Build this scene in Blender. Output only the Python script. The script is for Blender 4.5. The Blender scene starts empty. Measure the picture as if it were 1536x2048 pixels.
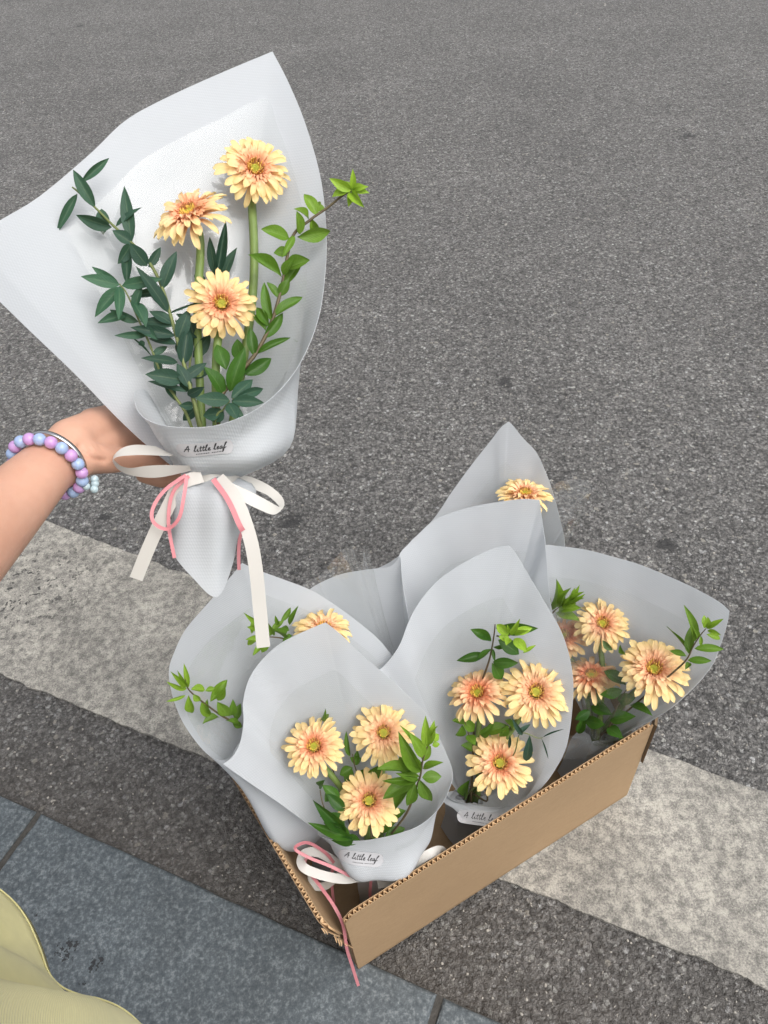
import bpy, bmesh, math, random
from mathutils import Vector, Matrix, noise
from mathutils.bvhtree import BVHTree
R_ = math.radians
random.seed(7)
S = bpy.context.scene
COL = S.collection

# ------------------------------------------------------------------ camera
FPX, CX, CY, CAMH = 1538.0, 768.0, 1024.0, 1.35
_down = Vector((891 - CX, 2542 - CY, FPX)).normalized()
_fw = Vector((0, 0, 1))
_Y = (_fw - _down * _fw.dot(_down)).normalized()
_Z = -_down
_X = _Y.cross(_Z)
C2W = Matrix((_X, _Y, _Z))
CAM = Vector((0, 0, CAMH))
cam_d = bpy.data.cameras.new('camera')
cam_d.sensor_fit = 'HORIZONTAL'; cam_d.sensor_width = 36.0
cam_d.lens = 36.0 * FPX / 1536.0
cam_d.clip_start = 0.02; cam_d.clip_end = 500
cam = bpy.data.objects.new('camera', cam_d); COL.objects.link(cam)
_r = C2W @ Vector((1, 0, 0)); _u = C2W @ Vector((0, -1, 0)); _b = C2W @ Vector((0, 0, -1))
cam.matrix_world = Matrix(((_r.x, _u.x, _b.x, 0), (_r.y, _u.y, _b.y, 0), (_r.z, _u.z, _b.z, CAMH), (0, 0, 0, 1)))
S.camera = cam

# ------------------------------------------------------------------ sky, sun, exposure (bright overcast)
SUN_EL, SUN_AZ = 58.0, 132.0          # azimuth measured from +Y towards +X
w = bpy.data.worlds.new('World'); S.world = w; w.use_nodes = True
nt = w.node_tree; nt.nodes.clear()
sky = nt.nodes.new('ShaderNodeTexSky'); sky.sky_type = 'NISHITA'; sky.sun_disc = False
sky.sun_elevation = R_(SUN_EL); sky.sun_rotation = R_(SUN_AZ)
sky.air_density = 1.0; sky.dust_density = 6.0; sky.ozone_density = 1.0
hs = nt.nodes.new('ShaderNodeHueSaturation'); hs.inputs['Saturation'].default_value = 0.22
bg = nt.nodes.new('ShaderNodeBackground'); bg.inputs['Strength'].default_value = 0.15
wo = nt.nodes.new('ShaderNodeOutputWorld')
nt.links.new(sky.outputs[0], hs.inputs['Color']); nt.links.new(hs.outputs[0], bg.inputs['Color']); nt.links.new(bg.outputs[0], wo.inputs['Surface'])
sl = bpy.data.lights.new('sun', 'SUN'); sl.energy = 0.5; sl.angle = R_(60); sl.color = (1.0, 0.975, 0.94)
so = bpy.data.objects.new('sun', sl); COL.objects.link(so)
_sd = Vector((math.sin(R_(SUN_AZ)) * math.cos(R_(SUN_EL)), math.cos(R_(SUN_AZ)) * math.cos(R_(SUN_EL)), math.sin(R_(SUN_EL))))
so.rotation_euler = _sd.to_track_quat('Z', 'Y').to_euler()
S.view_settings.view_transform = 'Standard'; S.view_settings.look = 'None'
S.view_settings.exposure = 0.60; S.view_settings.gamma = 1.0; S.view_settings.use_curve_mapping = False
S.render.engine = 'CYCLES'
S.cycles.transparent_max_bounces = 24; S.cycles.max_bounces = 10; S.cycles.transmission_bounces = 8
S.cycles.caustics_reflective = False; S.cycles.caustics_refractive = False

# ------------------------------------------------------------------ geometry helpers
def ray(px, py):
    return C2W @ Vector(((px - CX) / FPX, (py - CY) / FPX, 1.0))
def PD(px, py, d):
    return CAM + ray(px, py) * d
def PZ(px, py, z):
    r = ray(px, py); return CAM + r * ((z - CAMH) / r.z)
class Frame:
    """a bouquet's own frame: waist point, stem axis, and a plane through it facing the viewer's side"""
    def __init__(s, W, A):
        s.W = Vector(W); s.A = Vector(A).normalized()
        t = (CAM - s.W).normalized()
        s.n = (t - s.A * t.dot(s.A)).normalized()
        s.e = s.A.cross(s.n)
        s.down = Vector((0, 0, -1)) if s.W.z < 0.5 else -s.A
    def p(s, px, py, k):
        r = ray(px, py); o = s.W + s.n * k
        return CAM + r * ((o - CAM).dot(s.n) / r.dot(s.n))
def mat_at(o, x, y, z):
    return Matrix(((x.x, y.x, z.x, o.x), (x.y, y.y, z.y, o.y), (x.z, y.z, z.z, o.z), (0, 0, 0, 1)))
def tag(o, label=None, cat=None, group=None, kind=None):
    if label: o['label'] = label
    if cat: o['category'] = cat
    if group: o['group'] = group
    if kind: o['kind'] = kind
    return o
def empty(name, loc, label=None, cat=None, group=None):
    o = bpy.data.objects.new(name, None); o.empty_display_size = 0.02
    COL.objects.link(o); o.location = loc
    return tag(o, label, cat, group)
def mesh_data(name, vs, fs, mat, uvs=None, smooth=True):
    me = bpy.data.meshes.new(name)
    me.from_pydata([tuple(v) for v in vs], [], fs)
    if uvs is not None:
        ul = me.uv_layers.new(name='UVMap')
        for l in me.loops: ul.data[l.index].uv = uvs[l.vertex_index]
    if smooth: me.polygons.foreach_set('use_smooth', [True] * len(me.polygons))
    if mat: me.materials.append(mat)
    me.update()
    return me
def mk(name, vs, fs, mat, parent=None, uvs=None, smooth=True):
    """world-space vertices; stored relative to the parent Empty"""
    if parent is not None:
        off = wloc(parent); vs = [Vector(v) - off for v in vs]
    o = bpy.data.objects.new(name, mesh_data(name, vs, fs, mat, uvs, smooth))
    COL.objects.link(o)
    if parent is not None: o.parent = parent
    return o
def wloc(o):
    p = Vector((0, 0, 0))
    while o is not None:
        p += Vector(o.location); o = o.parent
    return p
def inst(name, me, parent, M):
    o = bpy.data.objects.new(name, me); COL.objects.link(o); o.parent = parent; o.matrix_local = M; return o
def cr(pts, n, closed=False):
    """Catmull-Rom through a list of Vectors / floats -> samples (n per segment)"""
    out = []; N = len(pts)
    for i in range(N if closed else N - 1):
        if closed: a, b, c, d = pts[i - 1], pts[i], pts[(i + 1) % N], pts[(i + 2) % N]
        else: a, b, c, d = pts[max(i - 1, 0)], pts[i], pts[i + 1], pts[min(i + 2, N - 1)]
        for j in range(n):
            t = j / n
            out.append(0.5 * ((2 * b) + (c - a) * t + (2 * a - 5 * b + 4 * c - d) * t * t + (3 * b - a - 3 * c + d) * t ** 3))
    if not closed: out.append(pts[-1])
    return out
def tube(pts, rads, seg=7, cap=True):
    vs, fs = [], []; N = len(pts)
    up = None
    for i, p in enumerate(pts):
        t = (pts[min(i + 1, N - 1)] - pts[max(i - 1, 0)]).normalized()
        if up is None: up = t.orthogonal().normalized()
        up = (up - t * up.dot(t)).normalized(); s = t.cross(up)
        r = rads[i] if isinstance(rads, (list, tuple)) else rads
        for j in range(seg):
            a = 2 * math.pi * j / seg
            vs.append(p + (up * math.cos(a) + s * math.sin(a)) * r)
    for i in range(N - 1):
        for j in range(seg):
            a = i * seg + j; b = i * seg + (j + 1) % seg
            fs.append((a, b, b + seg, a + seg))
    if cap:
        fs.append(tuple(range(seg))[::-1]); fs.append(tuple(range((N - 1) * seg, N * seg)))
    return vs, fs
def grid_faces(nu, nv):
    return [(i * nv + j, i * nv + j + 1, (i + 1) * nv + j + 1, (i + 1) * nv + j) for i in range(nu - 1) for j in range(nv - 1)]

# ------------------------------------------------------------------ materials
class NT:
    def __init__(s, name):
        s.m = bpy.data.materials.new(name); s.m.use_nodes = True; s.t = s.m.node_tree; s.t.nodes.clear()
        s.out = s.n('ShaderNodeOutputMaterial')
    def n(s, typ, **kw):
        nd = s.t.nodes.new(typ)
        for k, v in kw.items():
            if k.startswith('i_'):
                key = k[2:]
                key = int(key) if key.isdigit() else key.replace('_', ' ')
                nd.inputs[key].default_value = v
            else: setattr(nd, k, v)
        return nd
    def l(s, a, b): s.t.links.new(a, b)
    def math(s, op, a, b=None, clamp=False):
        nd = s.n('ShaderNodeMath', operation=op, use_clamp=clamp)
        for i, v in enumerate((a, b)):
            if v is None: continue
            if isinstance(v, (int, float)): nd.inputs[i].default_value = v
            else: s.l(v, nd.inputs[i])
        return nd.outputs[0]
    def mix(s, fac, a, b, mode='MIX'):
        nd = s.n('ShaderNodeMix', data_type='RGBA', blend_type=mode)
        for i, v in ((0, fac), (6, a), (7, b)):
            if isinstance(v, (int, float)): nd.inputs[i].default_value = v
            elif isinstance(v, tuple): nd.inputs[i].default_value = v if len(v) == 4 else (*v, 1)
            else: s.l(v, nd.inputs[i])
        return nd.outputs[2]
    def ramp(s, fac, stops, interp='LINEAR'):
        nd = s.n('ShaderNodeValToRGB'); cr_ = nd.color_ramp; cr_.interpolation = interp
        while len(cr_.elements) < len(stops): cr_.elements.new(0.5)
        for e, (p, c) in zip(cr_.elements, stops):
            e.position = p; e.color = (c, c, c, 1) if isinstance(c, (int, float)) else (*c, 1)
        s.l(fac, nd.inputs[0]); return nd.outputs[0]
    def noise(s, vec, scale, detail=4, rough=0.55, dist=0.0):
        nd = s.n('ShaderNodeTexNoise', i_Scale=scale, i_Detail=detail, i_Roughness=rough, i_Distortion=dist)
        if vec is not None: s.l(vec, nd.inputs['Vector'])
        return nd.outputs['Fac']
    def vor(s, vec, scale, feature='F1', out='Distance', rnd=1.0):
        nd = s.n('ShaderNodeTexVoronoi', feature=feature, i_Scale=scale, i_Randomness=rnd)
        if vec is not None: s.l(vec, nd.inputs['Vector'])
        return nd.outputs[out]
    def bump(s, h, strength, dist, prev=None):
        nd = s.n('ShaderNodeBump', i_Strength=strength, i_Distance=dist); s.l(h, nd.inputs['Height'])
        if prev is not None: s.l(prev, nd.inputs['Normal'])
        return nd.outputs[0]
    def prin(s, **kw):
        nd = s.n('ShaderNodeBsdfPrincipled')
        for k, v in kw.items():
            key = k.replace('_', ' ')
            if isinstance(v, tuple) and len(v) == 3 and key in ('Base Color',): v = (*v, 1)
            if hasattr(v, 'is_output'): s.l(v, nd.inputs[key])
            else: nd.inputs[key].default_value = v
        return nd
    def done(s, shader): s.l(shader, s.out.inputs['Surface']); return s.m

KERB_A, KERB_B = PZ(0, 1588, 0), PZ(1010, 2048, 0)
_kd = (KERB_B - KERB_A).normalized(); KN = Vector((-_kd.y, _kd.x, 0))       # unit normal pointing to the road
if KN.y < 0: KN = -KN

def m_asphalt():
    T = NT('asphalt'); geo = T.n('ShaderNodeNewGeometry'); pos = geo.outputs['Position']
    big = T.noise(pos, 1.7, 4, 0.6); med = T.noise(pos, 14, 4, 0.6)
    warp = T.n('ShaderNodeMapping'); T.l(pos, warp.inputs['Vector']); warp.inputs['Scale'].default_value = (1, 1, 1)
    nz = T.n('ShaderNodeTexNoise', i_Scale=160.0, i_Detail=3.0); T.l(pos, nz.inputs['Vector'])
    sub = T.n('ShaderNodeVectorMath', operation='SUBTRACT'); T.l(nz.outputs['Color'], sub.inputs[0]); sub.inputs[1].default_value = (0.5, 0.5, 0.5)
    sc = T.n('ShaderNodeVectorMath', operation='SCALE'); T.l(sub.outputs[0], sc.inputs[0]); sc.inputs['Scale'].default_value = 0.011
    add = T.n('ShaderNodeVectorMath', operation='ADD'); T.l(pos, add.inputs[0]); T.l(sc.outputs[0], add.inputs[1])
    wp = add.outputs[0]
    vd = T.vor(wp, 150); vc = T.vor(wp, 150, out='Color'); vd2 = T.vor(wp, 330); vc2 = T.vor(wp, 330, out='Color')
    sepc = T.n('ShaderNodeSeparateColor'); T.l(vc, sepc.inputs[0]); sepc2 = T.n('ShaderNodeSeparateColor'); T.l(vc2, sepc2.inputs[0])
    base = T.ramp(sepc.outputs[0], [(0.0, (0.087, 0.083, 0.079)), (0.4, (0.165, 0.158, 0.150)), (0.75, (0.252, 0.244, 0.231)), (0.93, (0.369, 0.353, 0.331)), (0.96, (0.600, 0.600, 0.551)), (1.0, (0.600, 0.600, 0.600))])
    fine = T.ramp(sepc2.outputs[0], [(0.0, (0.079, 0.075, 0.074)), (0.6, (0.196, 0.190, 0.181)), (0.9, (0.347, 0.335, 0.315)), (1.0, (0.600, 0.600, 0.600))])
    c = T.mix(0.45, base, fine)
    crev = T.ramp(T.math('ADD', T.math('MULTIPLY', vd, 1.0), T.math('MULTIPLY', T.noise(pos, 260, 2), 0.35)), [(0.62, 1.0), (0.95, 0.42)])
    c = T.mix(1.0, c, crev, 'MULTIPLY')
    c = T.mix(1.0, c, T.ramp(big, [(0.3, 0.86), (0.7, 1.14)]), 'MULTIPLY')
    c = T.mix(1.0, c, T.ramp(med, [(0.3, 0.86), (0.7, 1.12)]), 'MULTIPLY')
    c = T.mix(1.0, c, T.ramp(T.noise(pos, 62, 3, 0.6), [(0.32, 0.68), (0.68, 1.32)]), 'MULTIPLY')
    c = T.mix(1.0, c, T.ramp(T.noise(pos, 30, 3, 0.65), [(0.33, 0.84), (0.67, 1.16)]), 'MULTIPLY')
    # scattered larger pale stones showing through the worn surface
    ls = T.n('ShaderNodeSeparateColor'); T.l(T.vor(wp, 62, out='Color'), ls.inputs[0])
    lm = T.math('MULTIPLY', T.ramp(T.vor(wp, 62), [(0.26, 1.0), (0.36, 0.0)]), T.ramp(ls.outputs[1], [(0.90, 0.0), (0.93, 0.75)]))
    c = T.mix(lm, c, T.mix(ls.outputs[2], (0.30, 0.29, 0.27), (0.46, 0.43, 0.37)))
    dm = T.math('MULTIPLY', T.ramp(T.vor(wp, 62), [(0.3, 1.0), (0.45, 0.0)]), T.ramp(ls.outputs[0], [(0.90, 0.0), (0.94, 0.6)]))
    c = T.mix(dm, c, (0.05, 0.048, 0.046))
    # brown dirt washed against the paving edge
    dp = T.n('ShaderNodeVectorMath', operation='DOT_PRODUCT'); T.l(pos, dp.inputs[0]); dp.inputs[1].default_value = KN
    dist = T.math('SUBTRACT', dp.outputs['Value'], KERB_A.dot(KN))
    dist = T.math('ADD', dist, T.math('MULTIPLY', T.math('SUBTRACT', T.noise(pos, 9, 4), 0.5), 0.22))
    dirt = T.ramp(dist, [(0.0, 0.75), (0.12, 0.45), (0.26, 0.0)])
    c = T.mix(dirt, c, T.mix(0.72, c, T.mix(T.noise(pos, 120, 3), (0.06, 0.05, 0.042), (0.115, 0.097, 0.08))))
    # old tar and gum spots
    for (px, py, r) in ((1335, 1090, .042), (1378, 272, .06), (160, 52, .05), (1010, 765, .045), (1085, 985, .02), (585, 1040, .05), (210, 1035, .03)):
        q = PZ(px, py, 0); vm = T.n('ShaderNodeVectorMath', operation='DISTANCE'); T.l(pos, vm.inputs[0]); vm.inputs[1].default_value = q
        dd = T.math('ADD', vm.outputs['Value'], T.math('MULTIPLY', T.math('SUBTRACT', T.noise(pos, 55, 4, 0.7), 0.5), r * 2.4))
        mk_ = T.ramp(T.math('DIVIDE', dd, r), [(0.35, 0.85), (0.62, 0.0)])
        c = T.mix(mk_, c, (0.035, 0.034, 0.034))
    h = T.math('ADD', T.math('MULTIPLY', vd, -0.75), T.math('MULTIPLY', vd2, -0.6))
    h = T.math('ADD', h, T.math('MULTIPLY', T.noise(pos, 95, 4, 0.65), 1.9))
    nb = T.bump(h, 1.0, 0.0075)
    rough = T.ramp(sepc.outputs[1], [(0.0, 0.5), (1.0, 0.85)])
    p = T.prin(Base_Color=c, Roughness=rough, Normal=nb); p.inputs['Specular IOR Level'].default_value = 0.6
    return T.done(p.outputs[0])

def m_line():
    T = NT('road_paint'); pos = T.n('ShaderNodeNewGeometry').outputs['Position']
    a = T.noise(pos, 60, 6, 0.78); b = T.noise(pos, 8, 4, 0.6); f = T.noise(pos, 330, 3, 0.7)
    c = T.ramp(T.math('ADD', T.math('MULTIPLY', a, 0.65), T.math('MULTIPLY', f, 0.42)), [(0.44, (0.135, 0.129, 0.115)), (0.51, (0.225, 0.214, 0.192)), (0.62, (0.42, 0.397, 0.345))])
    c = T.mix(1.0, c, T.ramp(b, [(0.3, 0.78), (0.7, 1.12)]), 'MULTIPLY')
    sp = T.vor(pos, 95, out='Distance'); rn = T.n('ShaderNodeSeparateColor'); T.l(T.vor(pos, 95, out='Color'), rn.inputs[0])
    pit = T.math('MULTIPLY', T.ramp(sp, [(0.10, 1.0), (0.24, 0.0)]), T.ramp(rn.outputs[0], [(0.86, 0.0), (0.9, 0.85)]))
    c = T.mix(pit, c, (0.10, 0.095, 0.085))
    # worn-through black chips towards the left
    q = PZ(60, 1180, 0); vm = T.n('ShaderNodeVectorMath', operation='DISTANCE'); T.l(pos, vm.inputs[0]); vm.inputs[1].default_value = q
    near = T.ramp(vm.outputs['Value'], [(0.05, 1.0), (0.26, 0.0)])
    ch = T.math('MULTIPLY', T.ramp(T.noise(pos, 75, 3, 0.6), [(0.595, 0.0), (0.62, 1.0)]), near)
    c = T.mix(ch, c, (0.05, 0.048, 0.045))
    n1 = T.bump(T.math('SUBTRACT', T.math('ADD', a, T.math('MULTIPLY', f, 0.6)), T.math('MULTIPLY', ch, 1.0)), 0.55, 0.0028)
    return T.done(T.prin(Base_Color=c, Roughness=0.75, Normal=n1).outputs[0])

def m_slab():
    T = NT('bluestone'); pos = T.n('ShaderNodeNewGeometry').outputs['Position']
    a = T.noise(pos, 170, 4, 0.65); b = T.noise(pos, 4.5, 4, 0.6); m = T.noise(pos, 36, 3, 0.6)
    c = T.ramp(a, [(0.34, (0.046, 0.057, 0.064)), (0.52, (0.083, 0.098, 0.107)), (0.68, (0.18, 0.20, 0.208))])
    c = T.mix(1.0, c, T.ramp(b, [(0.3, 0.80), (0.7, 1.18)]), 'MULTIPLY')
    c = T.mix(1.0, c, T.ramp(m, [(0.3, 0.9), (0.7, 1.1)]), 'MULTIPLY')
    for (px, py, r) in ((140, 1900, .042), (195, 1930, .03), (60, 1808, .014), (75, 1835, .02), (170, 1970, .02)):
        q = PZ(px, py, 0); vm = T.n('ShaderNodeVectorMath', operation='DISTANCE'); T.l(pos, vm.inputs[0]); vm.inputs[1].default_value = q
        near = T.ramp(T.math('DIVIDE', vm.outputs['Value'], r), [(0.2, 1.0), (1.0, 0.0)])
        ch = T.math('GREATER_THAN', T.math('ADD', T.math('MULTIPLY', near, 0.42), T.noise(pos, 150, 3, 0.6)), 0.86)
        c = T.mix(T.math('MULTIPLY', ch, 0.9), c, (0.012, 0.012, 0.013))
    nb = T.bump(a, 0.5, 0.0012)
    return T.done(T.prin(Base_Color=c, Roughness=0.62, Normal=nb).outputs[0])

def m_simple(name, col, rough=0.6, nscale=60, nstr=0.08, bump=0.0, bdist=0.001, **kw):
    T = NT(name); tc = T.n('ShaderNodeTexCoord').outputs['Object']
    c = T.mix(1.0, tuple(col), T.ramp(T.noise(tc, nscale, 4), [(0.25, 1 - nstr), (0.75, 1 + nstr)]), 'MULTIPLY')
    p = T.prin(Base_Color=c, Roughness=rough, **kw)
    if bump: T.l(T.bump(T.noise(tc, nscale * 3, 3), bump, bdist), p.inputs['Normal'])
    return T.done(p.outputs[0])

def m_paper():
    """pale embossed non-woven wrap: diffuse with some light coming through, and a little see-through"""
    T = NT('embossed_wrap'); uv = T.n('ShaderNodeTexCoord').outputs['UV']
    sep = T.n('ShaderNodeSeparateXYZ'); T.l(uv, sep.inputs[0])
    k = 2 * math.pi / 0.0026
    wx = T.math('SINE', T.math('MULTIPLY', T.math('ADD', sep.outputs[0], T.math('MULTIPLY', sep.outputs[1], 0.5)), k))
    wy = T.math('SINE', T.math('MULTIPLY', sep.outputs[1], k * 0.8))
    h = T.math('ADD', T.math('MULTIPLY', wx, 0.4), T.math('MULTIPLY', wy, 0.6))
    h2 = T.math('ADD', h, T.math('MULTIPLY', T.noise(uv, 500, 2), 0.35))
    nb = T.bump(h2, 0.22, 0.0004)
    soft = T.noise(uv, 5, 3); nb = T.bump(soft, 0.35, 0.02, nb)
    col = T.mix(T.math('MULTIPLY_ADD', h, 0.5) if False else T.ramp(h, [(0.0, 0.0), (1.0, 1.0)]), (0.66, 0.685, 0.71), (0.735, 0.757, 0.78))
    p = T.prin(Base_Color=col, Roughness=0.55, Normal=nb); p.inputs['Specular IOR Level'].default_value = 0.3
    tl = T.n('ShaderNodeBsdfTranslucent'); tl.inputs['Color'].default_value = (0.77, 0.79, 0.81, 1); T.l(nb, tl.inputs['Normal'])
    m1 = T.n('ShaderNodeMixShader', i_0=0.46); T.l(p.outputs[0], m1.inputs[1]); T.l(tl.outputs[0], m1.inputs[2])
    tr = T.n('ShaderNodeBsdfTransparent'); tr.inputs['Color'].default_value = (0.97, 0.97, 0.97, 1)
    m2 = T.n('ShaderNodeMixShader', i_0=0.11); T.l(m1.outputs[0], m2.inputs[1]); T.l(tr.outputs[0], m2.inputs[2])
    return T.done(m2.outputs[0])

def m_film(name='clear_film', bs=0.10, base=0.025, haze=0.022):
    T = NT(name); uv = T.n('ShaderNodeTexCoord').outputs['UV']
    h = T.math('ADD', T.noise(uv, 9, 3, 0.5, 0.6), T.math('MULTIPLY', T.noise(uv, 32, 2, 0.5, 1.0), 0.25))
    nb = T.bump(h, bs, 0.006)
    lw = T.n('ShaderNodeLayerWeight', i_Blend=0.5); T.l(nb, lw.inputs['Normal'])
    gl = T.n('ShaderNodeBsdfGlossy', i_Roughness=0.1); T.l(nb, gl.inputs['Normal']); gl.inputs['Color'].default_value = (1, 1, 1, 1)
    tr = T.n('ShaderNodeBsdfTransparent'); tr.inputs['Color'].default_value = (0.955, 0.96, 0.955, 1)
    fac = T.math('ADD', T.math('MULTIPLY', T.math('POWER', lw.outputs['Facing'], 4.5), 0.75), base, clamp=True)
    hz = T.n('ShaderNodeBsdfDiffuse'); hz.inputs['Color'].default_value = (0.85, 0.85, 0.84, 1)
    m0 = T.n('ShaderNodeMixShader', i_0=haze); T.l(tr.outputs[0], m0.inputs[1]); T.l(hz.outputs[0], m0.inputs[2])
    m = T.n('ShaderNodeMixShader'); T.l(fac, m.inputs[0]); T.l(m0.outputs[0], m.inputs[1]); T.l(gl.outputs[0], m.inputs[2])
    return T.done(m.outputs[0])

def m_petal():
    T = NT('gerbera_petal'); uv = T.n('ShaderNodeTexCoord').outputs['UV']
    sep = T.n('ShaderNodeSeparateXYZ'); T.l(uv, sep.inputs[0])
    oi = T.n('ShaderNodeObjectInfo'); pink = T.n('ShaderNodeSeparateColor'); T.l(oi.outputs['Color'], pink.inputs[0])
    v = T.math('SUBTRACT', sep.outputs[1], T.math('MULTIPLY', T.math('SUBTRACT', pink.outputs[0], 0.5), 0.5))
    v = T.math('ADD', v, T.math('MULTIPLY', T.math('SUBTRACT', oi.outputs['Random'], 0.5), 0.14))
    c = T.ramp(v, [(0.05, (0.86, 0.34, 0.17)), (0.24, (0.90, 0.50, 0.30)), (0.44, (0.92, 0.65, 0.39)), (0.7, (0.93, 0.725, 0.36)), (1.0, (0.94, 0.775, 0.40))])
    mp = T.n('ShaderNodeMapping'); mp.inputs['Scale'].default_value = (9, 0.8, 1); T.l(uv, mp.inputs['Vector'])
    ln = T.noise(mp.outputs[0], 2.0, 3, 0.6)
    c = T.mix(1.0, c, T.ramp(ln, [(0.3, (0.96, 0.90, 0.83)), (0.6, (1.03, 1.03, 1.03))]), 'MULTIPLY')
    nb = T.bump(ln, 0.25, 0.01)
    p = T.prin(Base_Color=c, Roughness=0.5, Normal=nb); p.inputs['Specular IOR Level'].default_value = 0.25
    tl = T.n('ShaderNodeBsdfTranslucent'); T.l(T.mix(1.0, c, (1.0, 0.92, 0.80), 'MULTIPLY'), tl.inputs['Color'])
    m = T.n('ShaderNodeMixShader', i_0=0.27); T.l(p.outputs[0], m.inputs[1]); T.l(tl.outputs[0], m.inputs[2])
    return T.done(m.outputs[0])

def m_leaf(name, ca, cb, cback, rough, trans, pale):
    T = NT(name); uv = T.n('ShaderNodeTexCoord').outputs['UV']; sep = T.n('ShaderNodeSeparateXYZ'); T.l(uv, sep.inputs[0])
    oi = T.n('ShaderNodeObjectInfo')
    c = T.mix(oi.outputs['Random'], ca, cb)
    tip = T.n('ShaderNodeSeparateColor'); T.l(oi.outputs['Color'], tip.inputs[0])
    c = T.mix(tip.outputs[0], c, pale)
    ax = T.math('ABSOLUTE', T.math('SUBTRACT', sep.outputs[0], 0.5))
    rib = T.ramp(ax, [(0.0, 1.0), (0.035, 0.0)])
    vein = T.math('SINE', T.math('MULTIPLY', T.math('ADD', sep.outputs[1], T.math('MULTIPLY', ax, -0.55)), 62.0))
    c = T.mix(T.math('MULTIPLY', rib, 0.2), c, T.mix(0.5, c, (0.55, 0.62, 0.3)))
    c = T.mix(1.0, c, T.ramp(T.noise(uv, 7, 3), [(0.3, 0.84), (0.7, 1.14)]), 'MULTIPLY')
    gm = T.n('ShaderNodeNewGeometry')
    c2 = T.mix(gm.outputs['Backfacing'], c, T.mix(0.5, c, cback))
    nb = T.bump(T.math('ADD', T.math('MULTIPLY', vein, 0.10), T.math('MULTIPLY', rib, -0.6)), 0.12, 0.02)
    p = T.prin(Base_Color=c2, Roughness=rough, Normal=nb); p.inputs['Specular IOR Level'].default_value = 0.28
    tl = T.n('ShaderNodeBsdfTranslucent'); T.l(T.mix(0.4, c, (0.32, 0.5, 0.04)), tl.inputs['Color'])
    m = T.n('ShaderNodeMixShader', i_0=trans); T.l(p.outputs[0], m.inputs[1]); T.l(tl.outputs[0], m.inputs[2])
    return T.done(m.outputs[0])

def m_cardboard(name, k=1.0):
    T = NT(name); pos = T.n('ShaderNodeNewGeometry').outputs['Position']
    mp = T.n('ShaderNodeMapping'); mp.inputs['Scale'].default_value = (1, 1, 5); T.l(pos, mp.inputs['Vector'])
    a = T.noise(mp.outputs[0], 55, 5, 0.65); b = T.noise(pos, 5, 3); f = T.noise(pos, 420, 2)
    c = T.ramp(T.math('ADD', T.math('MULTIPLY', a, 0.6), T.math('MULTIPLY', f, 0.4)), [(0.3, (0.36 * k, 0.235 * k, 0.125 * k)), (0.7, (0.455 * k, 0.31 * k, 0.175 * k))])
    c = T.mix(1.0, c, T.ramp(b, [(0.3, 0.93), (0.7, 1.06)]), 'MULTIPLY')
    return T.done(T.prin(Base_Color=c, Roughness=0.8, Normal=T.bump(a, 0.2, 0.0012)).outputs[0])

def m_skin():
    T = NT('skin'); pos = T.n('ShaderNodeNewGeometry').outputs['Position']
    a = T.noise(pos, 22, 4, 0.6); f = T.vor(pos, 900)
    c = T.ramp(a, [(0.3, (0.52, 0.282, 0.195)), (0.7, (0.59, 0.34, 0.243))])
    nb = T.bump(T.math('ADD', T.math('MULTIPLY', f, 0.5), T.noise(pos, 300, 3)), 0.18, 0.0008)
    p = T.prin(Base_Color=c, Roughness=0.5, Normal=nb)
    p.inputs['Subsurface Weight'].default_value = 0.12; p.inputs['Subsurface Radius'].default_value = (1.0, 0.35, 0.2); p.inputs['Subsurface Scale'].default_value = 0.006
    p.inputs['Specular IOR Level'].default_value = 0.35
    return T.done(p.outputs[0])

def m_fabric(name, col):
    T = NT(name); uv = T.n('ShaderNodeTexCoord').outputs['UV']; sep = T.n('ShaderNodeSeparateXYZ'); T.l(uv, sep.inputs[0])
    k = 2 * math.pi / 0.0016
    tw = T.math('SINE', T.math('MULTIPLY', T.math('ADD', sep.outputs[0], sep.outputs[1]), k))
    c = T.mix(1.0, tuple(col), T.ramp(T.noise(uv, 18, 4), [(0.3, 0.92), (0.7, 1.06)]), 'MULTIPLY')
    c = T.mix(1.0, c, T.ramp(tw, [(0.0, 0.93), (1.0, 1.04)]), 'MULTIPLY')
    p = T.prin(Base_Color=c, Roughness=0.9, Normal=T.bump(tw, 0.35, 0.0006)); p.inputs['Sheen Weight'].default_value = 0.15
    return T.done(p.outputs[0])

def m_satin(name, col, ribbed):
    T = NT(name); uv = T.n('ShaderNodeTexCoord').outputs['UV']; sep = T.n('ShaderNodeSeparateXYZ'); T.l(uv, sep.inputs[0])
    s = T.math('SINE', T.math('MULTIPLY', sep.outputs[1], 2 * math.pi / (0.0011 if ribbed else 0.0007)))
    p = T.prin(Base_Color=T.mix(1.0, tuple(col), T.ramp(s, [(0.0, 0.9 if ribbed else 0.98), (1.0, 1.03)]), 'MULTIPLY'), Roughness=0.36, Normal=T.bump(s, 0.2 if ribbed else 0.06, 0.0004))
    p.inputs['Sheen Weight'].default_value = 0.1
    tl = T.n('ShaderNodeBsdfTranslucent'); tl.inputs['Color'].default_value = (*col, 1)
    m = T.n('ShaderNodeMixShader', i_0=0.18); T.l(p.outputs[0], m.inputs[1]); T.l(tl.outputs[0], m.inputs[2])
    return T.done(m.outputs[0])

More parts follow.
